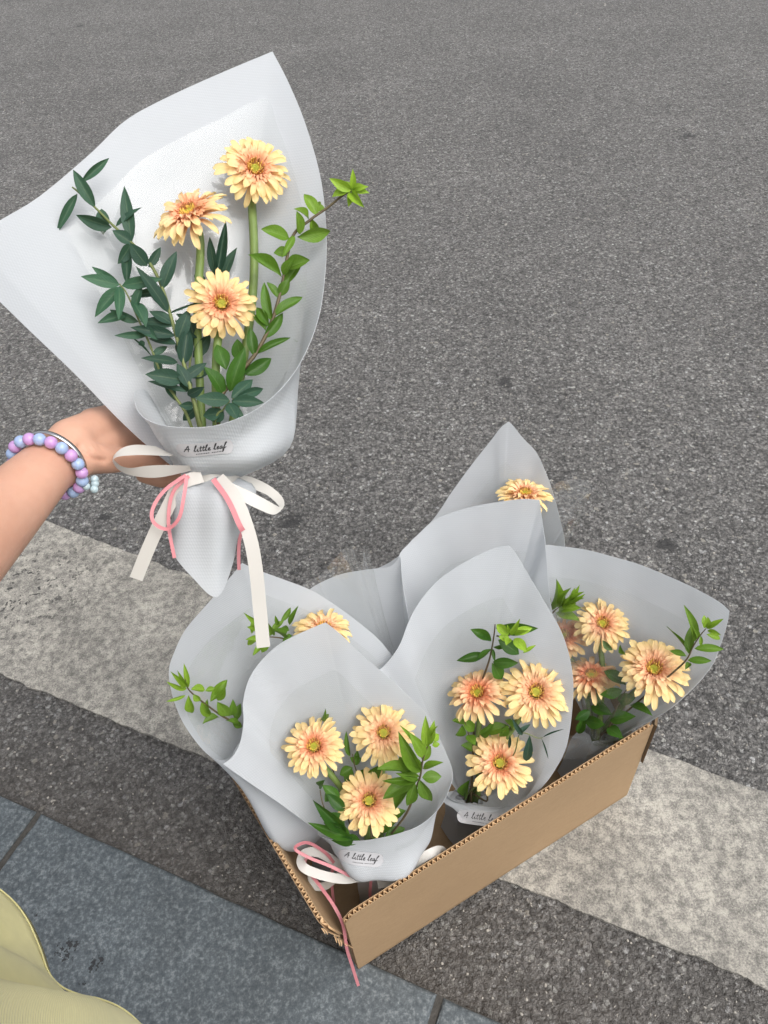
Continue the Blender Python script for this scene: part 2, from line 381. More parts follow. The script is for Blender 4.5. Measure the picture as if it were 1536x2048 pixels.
M = dict(asphalt=m_asphalt(), line=m_line(), slab=m_slab(), paper=m_paper(), film=m_film(), film2=m_film('creased_film', 0.55, 0.085, 0.05), petal=m_petal(),
         euc=m_leaf('eucalyptus_leaf', (0.015, 0.045, 0.030), (0.030, 0.070, 0.048), (0.06, 0.11, 0.09), 0.55, 0.10, (0.05, 0.14, 0.07)),
         leaf=m_leaf('fresh_leaf', (0.026, 0.085, 0.013), (0.058, 0.155, 0.018), (0.12, 0.2, 0.06), 0.42, 0.26, (0.29, 0.46, 0.04)),
         stem=m_simple('flower_stem', (0.15, 0.22, 0.055), 0.5, 80, 0.15),
         twig=m_simple('brown_twig', (0.10, 0.075, 0.035), 0.6, 120, 0.2), etwig=m_simple('green_twig', (0.14, 0.17, 0.05), 0.55, 120, 0.2),
         card=m_cardboard('cardboard', 0.8), card_in=m_cardboard('cardboard_inside', 0.9), flute=m_cardboard('corrugated_paper', 1.45),
         skin=m_skin(), shirt=m_fabric('yellow_cotton', (0.68, 0.63, 0.31)), trousers=m_fabric('grey_cotton', (0.12, 0.12, 0.13)),
         satin=m_satin('white_satin', (0.60, 0.58, 0.54), False), pinkr=m_satin('pink_ribbon', (0.66, 0.23, 0.26), True),
         sticker=m_simple('silver_sticker', (0.47, 0.47, 0.485), 0.35, 30, 0.03), ink=m_simple('ink', (0.035, 0.034, 0.036), 0.6),
         metal=m_simple('silver', (0.62, 0.62, 0.63), 0.18, 60, 0.05, Metallic=1.0), chip=m_simple('stone_chip', (0.33, 0.31, 0.275), 0.8, 300, 0.3),
         chipd=m_simple('dark_chip', (0.10, 0.098, 0.094), 0.8, 300, 0.3), joint=m_simple('joint_mortar', (0.06, 0.056, 0.05), 0.9, 200, 0.35, 0.6, 0.002),
         disc=m_simple('gerbera_disc', (0.62, 0.60, 0.07), 0.6, 8, 0.2), stamen=m_simple('gerbera_stamen', (0.86, 0.58, 0.12), 0.6, 8, 0.3),
         stamend=m_simple('dark_stamen', (0.42, 0.19, 0.05), 0.6, 8, 0.3), hair=m_simple('dark_hair', (0.02, 0.015, 0.012), 0.5, 90, 0.3))
def bead_mat(name, col):
    T = NT(name); p = T.prin(Base_Color=T.mix(T.noise(T.n('ShaderNodeTexCoord').outputs['Object'], 90, 3), tuple(col), tuple(min(1, c * 1.25) for c in col)), Roughness=0.14)
    p.inputs['Transmission Weight'].default_value = 0.3; p.inputs['Subsurface Weight'].default_value = 0.5; p.inputs['Subsurface Scale'].default_value = 0.004; p.inputs['Subsurface Radius'].default_value = (1, 1, 1)
    return T.done(p.outputs[0])
M['card_torn_shaded'] = m_cardboard('shaded_torn_kraft', 0.42)  # cardboard darkened: shade on the torn flap's inside is painted into the brown
M['bead_b'] = bead_mat('blue_bead', (0.40, 0.52, 0.78)); M['bead_p'] = bead_mat('lilac_bead', (0.60, 0.36, 0.68)); M['bead_c'] = bead_mat('pale_bead', (0.50, 0.62, 0.66))

# ------------------------------------------------------------------ ground
def structure(o): return tag(o, kind='structure')
# asphalt sheet, finely cut near the camera so that it can undulate a little
vs, fs = [], []
xs = [-60, -25, -12] + [-6 + 0.25 * i for i in range(49)] + [12, 25, 60]
ys = [-60, -20, -8] + [-3 + 0.25 * i for i in range(61)] + [20, 40, 90]
for x in xs:
    for y in ys:
        vs.append((x, y, 0.0))
fs = [f[::-1] for f in grid_faces(len(xs), len(ys))]
structure(mk('asphalt_road', vs, fs, M['asphalt'], None, None, False))
def rag(a, b, n, amp, seed, fine=0.35):
    out = []; d = (b - a); nn = Vector((-d.y, d.x, 0)).normalized()
    for i in range(n + 1):
        p = a + d * (i / n)
        o = noise.noise(Vector((i * 0.11, seed, 0))) * amp + noise.noise(Vector((i * 0.9, seed, 5))) * amp * fine
        out.append(p + nn * o)
    return out
def strip(name, A, B, z, mat, t=0.003):
    """thin slab between two polylines, top at z, with an edge wall down"""
    n = len(A); vs = []
    for i in range(n):
        for p, zz in ((A[i], z - t), (A[i], z), (B[i], z), (B[i], z - t)):
            vs.append(Vector((p.x, p.y, zz)))
    fs = []
    for i in range(n - 1):
        for j in range(3):
            a = i * 4 + j; fs.append((a, a + 1, a + 5, a + 4))
    return mk(name, vs, fs, mat, None, None, False)
up_a, up_b = PZ(190, 1082, 0), PZ(1536, 1592, 0)
lo_a, lo_b = PZ(0, 1350, 0), PZ(1536, 1977, 0)
du = (up_b - up_a); dl = (lo_b - lo_a)
U = rag(up_a - du * 1.2, up_b + du * 0.8, 900, 0.006, 1.0); L = rag(lo_a - dl * 1.2, lo_b + dl * 0.8, 900, 0.006, 9.0)
structure(strip('road_line', L, U, 0.006, M['line'], 0.0055))

# paving slabs: flush with the road, open joints between them
PAV_Z = 0.009
dv = -KN
def kp(px, py): return PZ(px, py, PAV_Z)
j1 = kp(78, 1622); j1b = kp(0, 1772); j2 = kp(885, 1975); j2b = kp(855, 2048)
ka = kp(0, 1588); kb = kp(350, 1700); kc = kp(660, 1855); kd = kp(1010, 2048)
kline = (kd - ka).normalized()
def on_k(p): return ka + kline * (p - ka).dot(kline)
pav = empty('pavement', (ka.x, ka.y, 0)); structure(pav)
jw = 0.011
u1 = (j1 - ka).dot(kline); u2 = (j2 - ka).dot(kline)
Ls = u2 - u1
edges = [u1 - Ls, u1, u2, u2 + Ls, u2 + 2 * Ls]
def slab(uA, uB, vA, vB, seed):
    """one stone slab with softened, slightly chipped arrises"""
    rnd = random.Random(seed); bm = bmesh.new()
    n = max(4, int((uB - uA) / 0.02)); m = max(4, int((vB - vA) / 0.02))
    def P(u, v, z): return ka + kline * u + dv * v + Vector((0, 0, z - ka.z))
    per = [(uA + (uB - uA) * i / n, vA) for i in range(n)] + [(uB, vA + (vB - vA) * i / m) for i in range(m)] + \
          [(uB - (uB - uA) * i / n, vB) for i in range(n)] + [(uA, vB - (vB - vA) * i / m) for i in range(m)]
    cu, cv = (uA + uB) / 2, (vA + vB) / 2
    rings = []
    for inset, z in ((0.0, -0.05), (0.0, PAV_Z - 0.004), (0.0012, PAV_Z - 0.0012), (0.004, PAV_Z)):
        rg = []
        for i, (u, v) in enumerate(per):
            q = inset + max(0, noise.noise(Vector((i * 0.23, seed, 3.3)))) * 0.004 + (0.0015 * rnd.random() if inset else 0)
            uu = u + (q if u < cu - abs(uB - uA) * .499 else (-q if u > cu + abs(uB - uA) * .499 else 0))
            vv = v + (q if v < cv - abs(vB - vA) * .499 else (-q if v > cv + abs(vB - vA) * .499 else 0))
            rg.append(bm.verts.new(P(uu, vv, z)))
        rings.append(rg)
    N = len(per)
    for a, b in zip(rings, rings[1:]):
        for i in range(N): bm.faces.new((a[i], a[(i + 1) % N], b[(i + 1) % N], b[i]))
    bm.faces.new(rings[-1])
    bmesh.ops.recalc_face_normals(bm, faces=bm.faces)
    for v in bm.verts: v.co -= Vector(pav.location)
    me = bpy.data.meshes.new('paving_slab'); bm.to_mesh(me); bm.free(); me.materials.append(M['slab'])
    o = bpy.data.objects.new('paving_slab', me); COL.objects.link(o); o.parent = pav
SW = 0.60
for r in range(2):
    sh = 0.0 if r == 0 else Ls * 0.37
    for i in range(len(edges) - 1):
        slab(edges[i] + jw / 2 + sh, edges[i + 1] - jw / 2 + sh, r * SW + 0.001, (r + 1) * SW - jw, i + 10 * r)
bed = [ka + kline * (edges[0] - .5) , ka + kline * (edges[-1] + 1), ka + kline * (edges[-1] + 1) + dv * 2 * SW, ka + kline * (edges[0] - .5) + dv * 2 * SW]
mk('joint_bed', [Vector((p.x, p.y, 0.0035)) for p in bed], [(3, 2, 1, 0)], M['joint'], pav, None, False)

# loose stone chips bedded in the asphalt
rnd = random.Random(3)
def chip_mesh(name, mat, n, region, smin, smax, avoid):
    vs, fs = [], []
    k = 0
    while k < n:
        px, py = rnd.uniform(-150, 1690), rnd.uniform(-60, 2048)
        p = PZ(px, py, 0)
        if avoid(p): continue
        k += 1
        s = rnd.uniform(smin, smax) * (0.75 + 0.25 * rnd.random()) * (1 + 0.3 * max(0.0, (p - CAM).length - 1.6)); a = rnd.uniform(0, 6.28); asp = rnd.uniform(0.4, 0.9)
        b = len(vs)
        nn = rnd.choice((4, 5, 6))
        for i in range(nn):
            t = a + 6.283 * i / nn; r = s * rnd.uniform(0.7, 1.1)
            q = Vector((math.cos(t) * r, math.sin(t) * r * asp, 0)); q.rotate(Matrix.Rotation(a, 3, 'Z'))
            vs.append(Vector((p.x, p.y, -0.0005)) + q); vs.append(Vector((p.x, p.y, s * 0.28 + rnd.uniform(0, .0006))) + q * 0.62)
        for i in range(nn):
            j = (i + 1) % nn; fs.append((b + 2 * i, b + 2 * j, b + 2 * j + 1, b + 2 * i + 1))
        fs.append(tuple(b + 2 * i + 1 for i in range(nn)))
    return mk(name, vs, fs, mat, None, None, False)
ln_n = Vector((-dl.y, dl.x, 0)).normalized()
def av(p):
    q = p
    if (q - KERB_A).dot(KN) < 0.012: return True
    s1 = (q - lo_a).dot(ln_n); un = Vector((-du.y, du.x, 0)).normalized(); s2 = (q - up_a).dot(un)
    return s1 > -0.012 and s2 < 0.012
tag(chip_mesh('stone_chips', M['chip'], 3200, None, 0.0013, 0.0042, av), 'pale stone chips scattered in the grey asphalt', 'stone chips', None, 'stuff')
tag(chip_mesh('dark_grit', M['chipd'], 2200, None, 0.0014, 0.0034, av), 'dark grit scattered over the grey asphalt', 'grit', None, 'stuff')

# ------------------------------------------------------------------ cardboard box
N0 = PZ(718, 1942, 0); R0 = PZ(1252, 1595, 0); N0.z = R0.z = 0.0
bl = (R0 - N0).normalized(); bp = Vector((-bl.y, bl.x, 0)); bp = (bp + bl * -0.10).normalized()
BW = (R0 - N0).length; BD = 0.40; BZ = 0.012; BH = 0.248
box = empty('cardboard_box', (N0 + bl * BW / 2 + bp * BD / 2) + Vector((0, 0, BZ)),
            'open brown corrugated cardboard box with a torn corner, packed with wrapped bouquets', 'box')
TH = 0.0075
def wall(o, d, inn, length, top, name, flare=0.0):
    """corrugated wall: outer liner, inner liner, wavy core. o origin, d along, inn inward; top(s)->height"""
    ns = max(24, int(length / 0.006)); ss = [length * i / ns for i in range(ns + 1)]
    def lean(z): return flare * max(0.0, (z - 0.11) / (BH - 0.11))
    def sheet(off, nm, mat, th=0.0008, wob=0.0):
        vs, fs = [], []
        for i, s in enumerate(ss):
            hz = top(s) + noise.noise(Vector((s * 60, off * 900, 1))) * 0.0011
            for z in (BZ, 0.11, 0.16, hz):
                q = o + d * s + inn * (off - lean(z))
                vs.append(Vector((q.x, q.y, z)))
        for i, s in enumerate(ss):
            hz = top(s) + noise.noise(Vector((s * 60, off * 900, 1))) * 0.0011
            for z in (BZ, 0.11, 0.16, hz):
                q = o + d * s + inn * (off + th - lean(z))
                vs.append(Vector((q.x, q.y, z)))
        g = grid_faces(len(ss), 4); n0 = len(ss) * 4
        fs = list(g) + [tuple(n0 + a for a in f[::-1]) for f in g]
        for i in range(len(ss) - 1):
            a, b = i * 4 + 3, (i + 1) * 4 + 3; fs.append((a, b, b + n0, a + n0))
        for i in (0, len(ss) - 1):
            for j in range(3):
                a = i * 4 + j; fs.append((a, a + 1, a + 1 + n0, a + n0))
        return mk(nm, vs, fs, mat, P_, None, False)
    P_ = box
    sheet(0.0, name, M['card'])
    sheet(TH - 0.0008, 'inner_liner', M['card_in'])
    vs = []; nw = int(length / 0.0078); st = nw * 8
    for i in range(st + 1):
        s = length * i / st; ph = i / 8 * 2 * math.pi
        q = o + d * s + inn * (TH / 2 + math.sin(ph + noise.noise(Vector((s * 40, 2, 2))) * .8) * (TH / 2 - 0.0010))
        hz = top(s) - 0.0008
        for z in (hz - 0.055, hz - 0.02, hz):
            qq = q - inn * lean(z); vs.append(Vector((qq.x, qq.y, max(BZ, z))))
    c = mk('corrugated_core', vs, grid_faces(st + 1, 3), M['flute'], box, None, True)
    sol = c.modifiers.new('thickness', 'SOLIDIFY'); sol.thickness = 0.0010
    return c
FL = N0; FR = R0; BL = N0 + bp * BD; BR = R0 + bp * BD
hfront = lambda s: BH - 0.006 + 0.012 * s / BW + (-(0.012 * max(0, 1 - s / 0.012)))
def hleft(s): return BH - 0.02 * max(0, 1 - s / 0.008)
wall(FL, bl, bp, BW, hfront, 'front_wall')
lo_off = FL - bl * 0.0
wall(FL + bp * (TH + 0.001), bp, bl, BD - 2 * TH - .002, hleft, 'side_wall', 0.030)
wall(FR + bp * (TH + 0.001), bp, -bl, BD - 2 * TH - .002, lambda s: BH - (0.10 * max(0, 1 - s / 0.05)), 'side_wall')
wall(BL, bl, -bp, BW, lambda s: BH, 'back_wall')
bo = [FL, FR, BR, BL]
mk('bottom_panel', [Vector((p.x, p.y, BZ - .002)) for p in bo] + [Vector((p.x, p.y, BZ + 0.003)) for p in bo],
   [(3, 2, 1, 0), (4, 5, 6, 7), (0, 1, 5, 4), (1, 2, 6, 5), (2, 3, 7, 6), (3, 0, 4, 7)], M['card_in'], box, None, False)
# torn flap at the far end of the front wall, bent outwards
def slabpoly(name, pts, nrm, th, mat, parent):
    n = len(pts); vs = [Vector(p) for p in pts] + [Vector(p) - nrm * th for p in pts]
    fs = [tuple(range(n)), tuple(range(2 * n - 1, n - 1, -1))] + [(i, i + n, (i + 1) % n + n, (i + 1) % n) for i in range(n)]
    return mk(name, vs, fs, mat, parent, None, False)
rz = lambda p, z: Vector((p.x, p.y, z))
q0 = FR + bl * 0.0015
fl_ = [rz(q0, 0.256), rz(q0 + bl * 0.030 + bp * 0.024, 0.256), rz(q0 + bl * 0.026 + bp * 0.020, 0.215), rz(q0 + bl * .005 + bp * .004, 0.150), rz(q0, 0.135)]
slabpoly('torn_flap', fl_, bp, 0.005, M['card_torn_shaded'], box)
# torn paper curls down the ripped near corner
for i in range(9):
    z = 0.118 + i * 0.0145; ln_ = 0.030 * max(0.0, (z - 0.11) / (BH - 0.11)); q = FL + bp * (TH + 0.001) - bl * ln_
    w_ = 0.010 + 0.006 * random.random(); h_ = 0.011 + .006 * random.random(); o_ = random.uniform(-.004, .004)
    a = rz(q, z); b = rz(q - bp * w_ * 0.6 + bl * o_, z + 0.003); c = rz(q - bp * w_ + bl * o_ * 1.6, z + h_); d = rz(q - bp * 0.002 - bl * .003, z + h_)
    slabpoly('torn_edge', [a, b, c, d], bl, 0.0007, M['flute'], box)

# ------------------------------------------------------------------ flower parts
def petal_mesh(L0, L1, wmax, rise, droop, cup, notch, twist, nl=11, nw=5, base_w=0.35, tip=2.2):
    vs, uvs = [], []
    for i in range(nl):
        t = 1 - (1 - i / (nl - 1)) ** 1.5; r = L0 + (L1 - L0) * t
        wd = wmax * (base_w + (1 - base_w) * math.sin(min(1, t / 0.7) * math.pi / 2)) * math.sqrt(max(0.10, 1 - max(0, (t - 0.74) / 0.26) ** 2.4))
        if i == nl - 2: wd *= 1.0
        z = rise * math.sin(t * math.pi * 0.5) - droop * t ** 2.6
        for j in range(nw):
            s = j / (nw - 1) * 2 - 1
            ext = -abs(s) ** 1.6 * 0.03 * (t > 0.95) - (notch * (1 - abs(s)) if t > 0.97 else 0)
            y = s * wd * 0.5
            zz = z + cup * (s * s) * wd * (0.6 + 0.4 * t) + 0.016 * math.cos(s * math.pi * 2) * min(1, t * 2) + twist * s * t * wd
            vs.append((r + ext, y, zz)); uvs.append((j / (nw - 1), r))
    return mesh_data('petal', vs, [f[::-1] for f in grid_faces(nl, nw)], M['petal'], uvs)
pr = random.Random(11)
OUTER = [petal_mesh(0.16, pr.uniform(0.90, 1.04), pr.uniform(0.165, 0.205), pr.uniform(0.13, 0.2), pr.uniform(0.08, 0.26), pr.uniform(-0.1, 0.24), pr.uniform(0, 0.03), pr.uniform(-0.2, 0.2)) for _ in range(9)]
SECOND = [petal_mesh(0.16, pr.uniform(0.72, 0.90), pr.uniform(0.15, 0.19), pr.uniform(0.22, 0.30), pr.uniform(0.08, 0.22), pr.uniform(-0.1, 0.3), pr.uniform(0, 0.03), pr.uniform(-0.25, 0.25)) for _ in range(8)]
THIRD = [petal_mesh(0.16, pr.uniform(0.48, 0.62), pr.uniform(0.11, 0.145), pr.uniform(0.24, 0.30), pr.uniform(0.04, 0.12), pr.uniform(0.0, 0.35), pr.uniform(0, 0.02), pr.uniform(-0.2, 0.2), 6, 4) for _ in range(6)]
def inner_mesh(rn):
    """the ruff of short inner florets, too many and small to pick apart"""
    vs, uvs, fs = [], [], []
    for ring, (cnt, l0, l1, wd, rise, lean) in enumerate(((30, 0.15, 0.50, 0.085, 0.27, 0.0), (30, 0.15, 0.43, 0.07, 0.27, 0.02), (30, 0.15, 0.36, 0.055, 0.25, 0.04), (32, 0.14, 0.285, 0.036, 0.20, 0.05))):
        for i in range(cnt):
            a = 2 * math.pi * (i + rn.uniform(-0.3, 0.3) + ring * 0.37) / cnt
            le = l1 * rn.uniform(0.86, 1.12); ca, sa = math.cos(a), math.sin(a); b = len(vs)
            tw = rn.uniform(-0.02, 0.02)
            for k in range(4):
                t = k / 3; r = l0 + (le - l0) * t; z = rise * math.sin(min(1, t * 1.15) * math.pi / 2) + lean * t * 1.4 - 0.05 * t ** 3 + ring * 0.012
                ww = wd * (0.5, 0.9, 1.0, 0.55)[k]
                for s in (-1, 0, 1):
                    y = s * ww / 2; x = r; zz = z + (0.018 if s == 0 else 0) * -1 + tw * s
                    vs.append((x * ca - y * sa, x * sa + y * ca, zz)); uvs.append((0.5 + s * 0.3, min(0.42, r * 0.86)))
            fs += [tuple(b + q for q in f[::-1]) for f in grid_faces(4, 3)]
    return mesh_data('inner_florets', vs, fs, M['petal'], uvs)
INNER = [inner_mesh(random.Random(s)) for s in (1, 2, 3)]
def disc_mesh(rn):
    bm = bmesh.new()
    bmesh.ops.create_uvsphere(bm, u_segments=16, v_segments=8, radius=0.13)
    for v in bm.verts:
        v.co.z = v.co.z * 0.55 + 0.10 - 0.05 * max(0, 1 - (v.co.xy.length / 0.11))
    me0 = bpy.data.meshes.new('flower_head'); 
    for f in bm.faces: f.smooth = True
    def peg(a, r, h, rad, mi, lean):
        ca, sa = math.cos(a), math.sin(a)
        base = Vector((ca * r, sa * r, 0.09)); top = Vector((ca * (r + lean), sa * (r + lean), h))
        vs_, fs_ = tube([base, top], [rad, rad * 0.8], 4)
        bv = [bm.verts.new(v) for v in vs_]
        for f in fs_:
            nf = bm.faces.new([bv[i] for i in f]); nf.material_index = mi
    for i in range(44):   # green unopened florets in the middle
        r = 0.095 * math.sqrt(i / 44.0); a = i * 2.39996
        peg(a, r, 0.19 + rn.uniform(-.008, .014), 0.0105, 0, 0.0)
    for i in range(34): peg(rn.uniform(0, 6.28), rn.uniform(0.095, 0.135), rn.uniform(0.215, 0.25), 0.0135, 1, 0.012)
    for i in range(40): peg(i * 6.283 / 40 + rn.uniform(-.1, .1), rn.uniform(0.14, 0.20), rn.uniform(0.25, 0.31), 0.0135, 1 if rn.random() < 0.55 else 2, 0.02)
    bm.to_mesh(me0); bm.free()
    for m in ('disc', 'stamen', 'stamend'): me0.materials.append(M[m])
    # green calyx cup below
    return me0
DISC = [disc_mesh(random.Random(s)) for s in (5, 6)]
def calyx_mesh():
    vs, fs = [], []
    prof = ((0.0, -0.13), (0.07, -0.12), (0.15, -0.07), (0.2, 0.0), (0.215, 0.07))
    for r, z in prof:
        for j in range(14): vs.append((math.cos(j * 2 * math.pi / 14) * max(r, .001), math.sin(j * 2 * math.pi / 14) * max(r, .001), z))
    for i in range(len(prof) - 1):
        for j in range(14): fs.append((i * 14 + j, i * 14 + (j + 1) % 14, (i + 1) * 14 + (j + 1) % 14, (i + 1) * 14 + j))
    return mesh_data('calyx', vs, fs, M['stem'])
CALYX = calyx_mesh()
GN = [0]
def gerbera(F, px, py, k, dia, face, label, group, pink=0.5, base_px=None, sag=0.0, spin=None, miss=()):
    """F frame, head pixel and offset, diameter in px, face=(toCam, up, right) mix, stem down to the waist"""
    GN[0] += 1; rn = random.Random(100 + GN[0])
    H = F.p(px, py, k); d = (H - CAM).dot(C2W @ Vector((0, 0, 1)))
    R = dia / 2 * d / FPX
    tc = (CAM - H).normalized(); right = (C2W @ Vector((1, 0, 0))); upv = (C2W @ Vector((0, -1, 0)))
    nz = (tc * face[0] + upv * face[1] + right * face[2]).normalized()
    B = F.W + F.down * 0.11 + F.e * rn.uniform(-.008, .008) + F.n * rn.uniform(-.006, .006)
    root = empty('gerbera', B, label, 'flower', group)
    # stem
    Wp = F.W + F.e * rn.uniform(-.012, .012) + F.n * rn.uniform(-.01, .006)
    e0 = H - nz * R * 0.10
    mid = Wp.lerp(e0, 0.55) + F.A * 0.01 + F.e * sag
    ctl = [B, Wp, mid, e0 - nz * R * 0.45 - F.A * 0.012, e0]
    pts = cr(ctl, 7)
    vs, fs = tube(pts, [0.0042 + 0.0006 * (i / len(pts)) for i in range(len(pts))], 8)
    mk('stem', vs, fs, M['stem'], root)
    x = nz.orthogonal().normalized(); y = nz.cross(x)
    Mh = mat_at(H - nz * R * 0.12 - B, x, y, nz) @ Matrix.Scale(R, 4)
    head = inst('flower_head', rn.choice(DISC), root, Mh)
    ca = inst('calyx', CALYX, root, Mh)
    fl = inst('inner_florets', rn.choice(INNER), head, Matrix.Rotation(rn.uniform(0, 6.28), 4, 'Z')); fl['kind'] = 'stuff'; fl.color = (pink, 0, 0, 1)
    for (lst, cnt, tilt, j0, zz) in ((OUTER, 22, 3, 0.0, 0.0), (SECOND, 19, -4, 0.4, 0.02), (THIRD, 17, -7, 0.2, 0.035)):
        for i in range(cnt):
            a = 2 * math.pi * (i + j0 + rn.uniform(-0.27, 0.27)) / cnt
            tl = tilt + rn.uniform(-7, 8)
            Mp = Matrix.Rotation(a, 4, 'Z') @ Matrix.Translation((0, 0, zz)) @ Matrix.Rotation(R_(tl), 4, 'Y') @ Matrix.Rotation(R_(rn.uniform(-12, 12)), 4, 'X') @ Matrix.Diagonal((rn.uniform(0.93, 1.05), rn.uniform(0.85, 1.12), 1, 1))
            p = inst('petal', rn.choice(lst), head, Mp); p.color = (pink + rn.uniform(-.06, .06), 0, 0, 1)
    return root

# ------------------------------------------------------------------ leaves and branches
def leaf_mesh(mat, wid, belly, fold, curl, wave, nl=9):
    vs, uvs = [], []
    for i in range(nl):
        t = i / (nl - 1)
        prof = max(0.02, (math.sin(math.pi * t ** belly) ** 0.85)) if 0 < t < 1 else 0.03
        z = -curl * t * t + 0.03 * math.sin(t * 3)
        for s in (-1, -0.5, 0, 0.5, 1):
            vs.append((t, s * wid * 0.5 * prof, z + fold * abs(s) * wid * prof + wave * math.sin(t * 7 + s) * abs(s) * 0.04)); uvs.append((0.5 + s * 0.5, t))
    return mesh_data('leaf', vs, [f[::-1] for f in grid_faces(nl, 5)], mat, uvs)
lr = random.Random(21)
EUC = [leaf_mesh(M['euc'], 0.86, lr.uniform(0.72, 0.95), lr.uniform(0.05, 0.2), c, lr.uniform(-.5, .5)) for c in (0.02, 0.1, 0.2, 0.06, 0.14)]
LEA = [leaf_mesh(M['leaf'], 1.0, lr.uniform(0.82, 1.05), lr.uniform(0.1, 0.32), c, lr.uniform(-1, 1)) for c in (0.05, 0.16, 0.28, 0.1, 0.2)]
def put_leaf(root, a, b, wid, kind, rn, pale=0.0, facing=None):
    a = Vector(a); b = Vector(b); x = b - a; L = x.length
    if L < 1e-5: return
    x.normalize(); tc = (CAM - a).normalized() if facing is None else facing
    f = tc + Vector((rn.uniform(-.5, .5), rn.uniform(-.5, .5), rn.uniform(-.2, .7)))
    z = (f - x * f.dot(x)).normalized(); y = z.cross(x)
    Mx = mat_at(a - wloc(root), x * L, y * wid, z * L)
    o = inst('leaf', rn.choice(EUC if kind == 'euc' else LEA), root, Mx); o.color = (pale, 0, 0, 1)
    return o
BN = [0]
def branch(F, stem_px, kind, label, group, leaves=None, auto=None, r0=0.0022, pale=(0.0, 0.0), name=None, base=True):
    """stem_px: [(px,py,k)...] from the bottom up; leaves: explicit [(bx,by,tx,ty,width px,dk)], auto=(count, len m, width ratio, t0)"""
    BN[0] += 1; rn = random.Random(500 + BN[0])
    pts = [F.p(*q) for q in stem_px]
    if base: pts = [F.W + F.down * 0.10 + F.e * rn.uniform(-.008, .008), F.W + F.e * rn.uniform(-.01, .01) + F.n * rn.uniform(-.008, .008)] + pts
    root = empty(name or ('eucalyptus_branch' if kind == 'euc' else 'leafy_branch'), pts[0], label, 'branch', group)
    sp = cr(pts, 8); n = len(sp)
    vs, fs = tube(sp, [r0 * (1 - 0.65 * i / n) for i in range(n)], 6)
    mk('twig', vs, fs, M['etwig'] if kind == 'euc' else M['twig'], root)
    nb = 16 if base else 0
    def nearest(px, py):
        best = None
        for i in range(nb, n):
            q = C2W.transposed() @ (sp[i] - CAM); x = q.x / q.z * FPX + CX; y = q.y / q.z * FPX + CY
            dd = (x - px) ** 2 + (y - py) ** 2
            if best is None or dd < best[0]: best = (dd, i)
        return best[1]
    if leaves:
        for lf in leaves:
            bx, by, tx, ty, wpx = lf[:5]; dk = lf[5] if len(lf) > 5 else rn.uniform(-0.012, 0.02)
            i = nearest(bx, by); k0 = (sp[i] - F.W).dot(F.n)
            a = F.p(bx, by, k0); b = F.p(tx, ty, k0 + dk)
            f = (i - nb) / max(1, n - nb)
            d = (a - CAM).dot(C2W @ Vector((0, 0, 1)))
            put_leaf(root, a, b, wpx * d / FPX, kind, rn, pale[0] + (pale[1] - pale[0]) * max(0, f) ** 2)
    if auto:
        cnt, ll, wr, t0 = auto
        ph = rn.uniform(0, 3.14)
        for c in range(cnt):
            t = t0 + (1 - t0) * (c + 0.3) / cnt; i = min(n - 2, int(nb + (n - 1 - nb) * t))
            tg = (sp[i + 1] - sp[i]).normalized(); s1 = tg.orthogonal().normalized(); s2 = tg.cross(s1)
            ph += 1.571 + rn.uniform(-.3, .3)
            for sgn in (0, math.pi):
                if rn.random() < 0.06: continue
                di = (s1 * math.cos(ph + sgn) + s2 * math.sin(ph + sgn)); op = rn.uniform(0.7, 1.15)
                v = (tg * math.cos(op) + di * math.sin(op)).normalized(); L = ll * rn.uniform(0.75, 1.1) * (1 - 0.35 * t)
                fc = (tg * 0.8 + F.A * 0.5 + (CAM - sp[i]).normalized() * 0.7).normalized()
                put_leaf(root, sp[i], sp[i] + v * L, L * wr * rn.uniform(0.85, 1.15), kind, rn, pale[0] + (pale[1] - pale[0]) * t ** 1.5, fc)
        tg = (sp[-1] - sp[-3]).normalized(); s1 = tg.orthogonal().normalized(); s2 = tg.cross(s1)
        for q in range(5):
            a = q * 1.2566 + ph; v = (tg * 0.85 + (s1 * math.cos(a) + s2 * math.sin(a)) * (0.25 + 0.12 * q)).normalized(); L = ll * rn.uniform(0.5, 0.75)
            put_leaf(root, sp[-1] - tg * 0.002, sp[-1] + v * L, L * wr * 0.9, kind, rn, pale[1], (F.A + (CAM - sp[-1]).normalized()).normalized())
    return root

# ------------------------------------------------------------------ wraps, film, ribbons, labels
def ruled(F, P3, phi, bul, rw, nt_, seed, ripple=0.0, pleat=0.25, tpow=0.22, t0=0.0):
    """sheet from a gathered ring at the waist out to the rim curve P3"""
    vs, uvs = [], []; ua = 0.0
    for i, p in enumerate(P3):
        if i: ua += (p - P3[i - 1]).length
        f = R_(phi[i]); rad = F.e * math.cos(f) + F.n * math.sin(f)
        rr = rw * (1 + pleat * math.sin(f * 6 + seed))
        w0 = F.W + rad * rr
        Ln = (p - w0).length
        for j in range(nt_):
            t = t0 + (1 - t0) * j / (nt_ - 1)
            q = w0.lerp(p, t)
            pr_ = (t / tpow) * math.exp(1 - t / tpow) * (1 - t ** 3)
            q = q + rad * bul[i] * pr_
            if ripple:
                q = q + rad * ripple * math.sin(math.pi * min(1, t * 1.2)) * noise.noise(Vector((ua * 9, t * 2.2, seed * 3.1)))
            vs.append(q); uvs.append((ua, t * Ln))
    return vs, [f for f in grid_faces(len(P3), nt_)], uvs
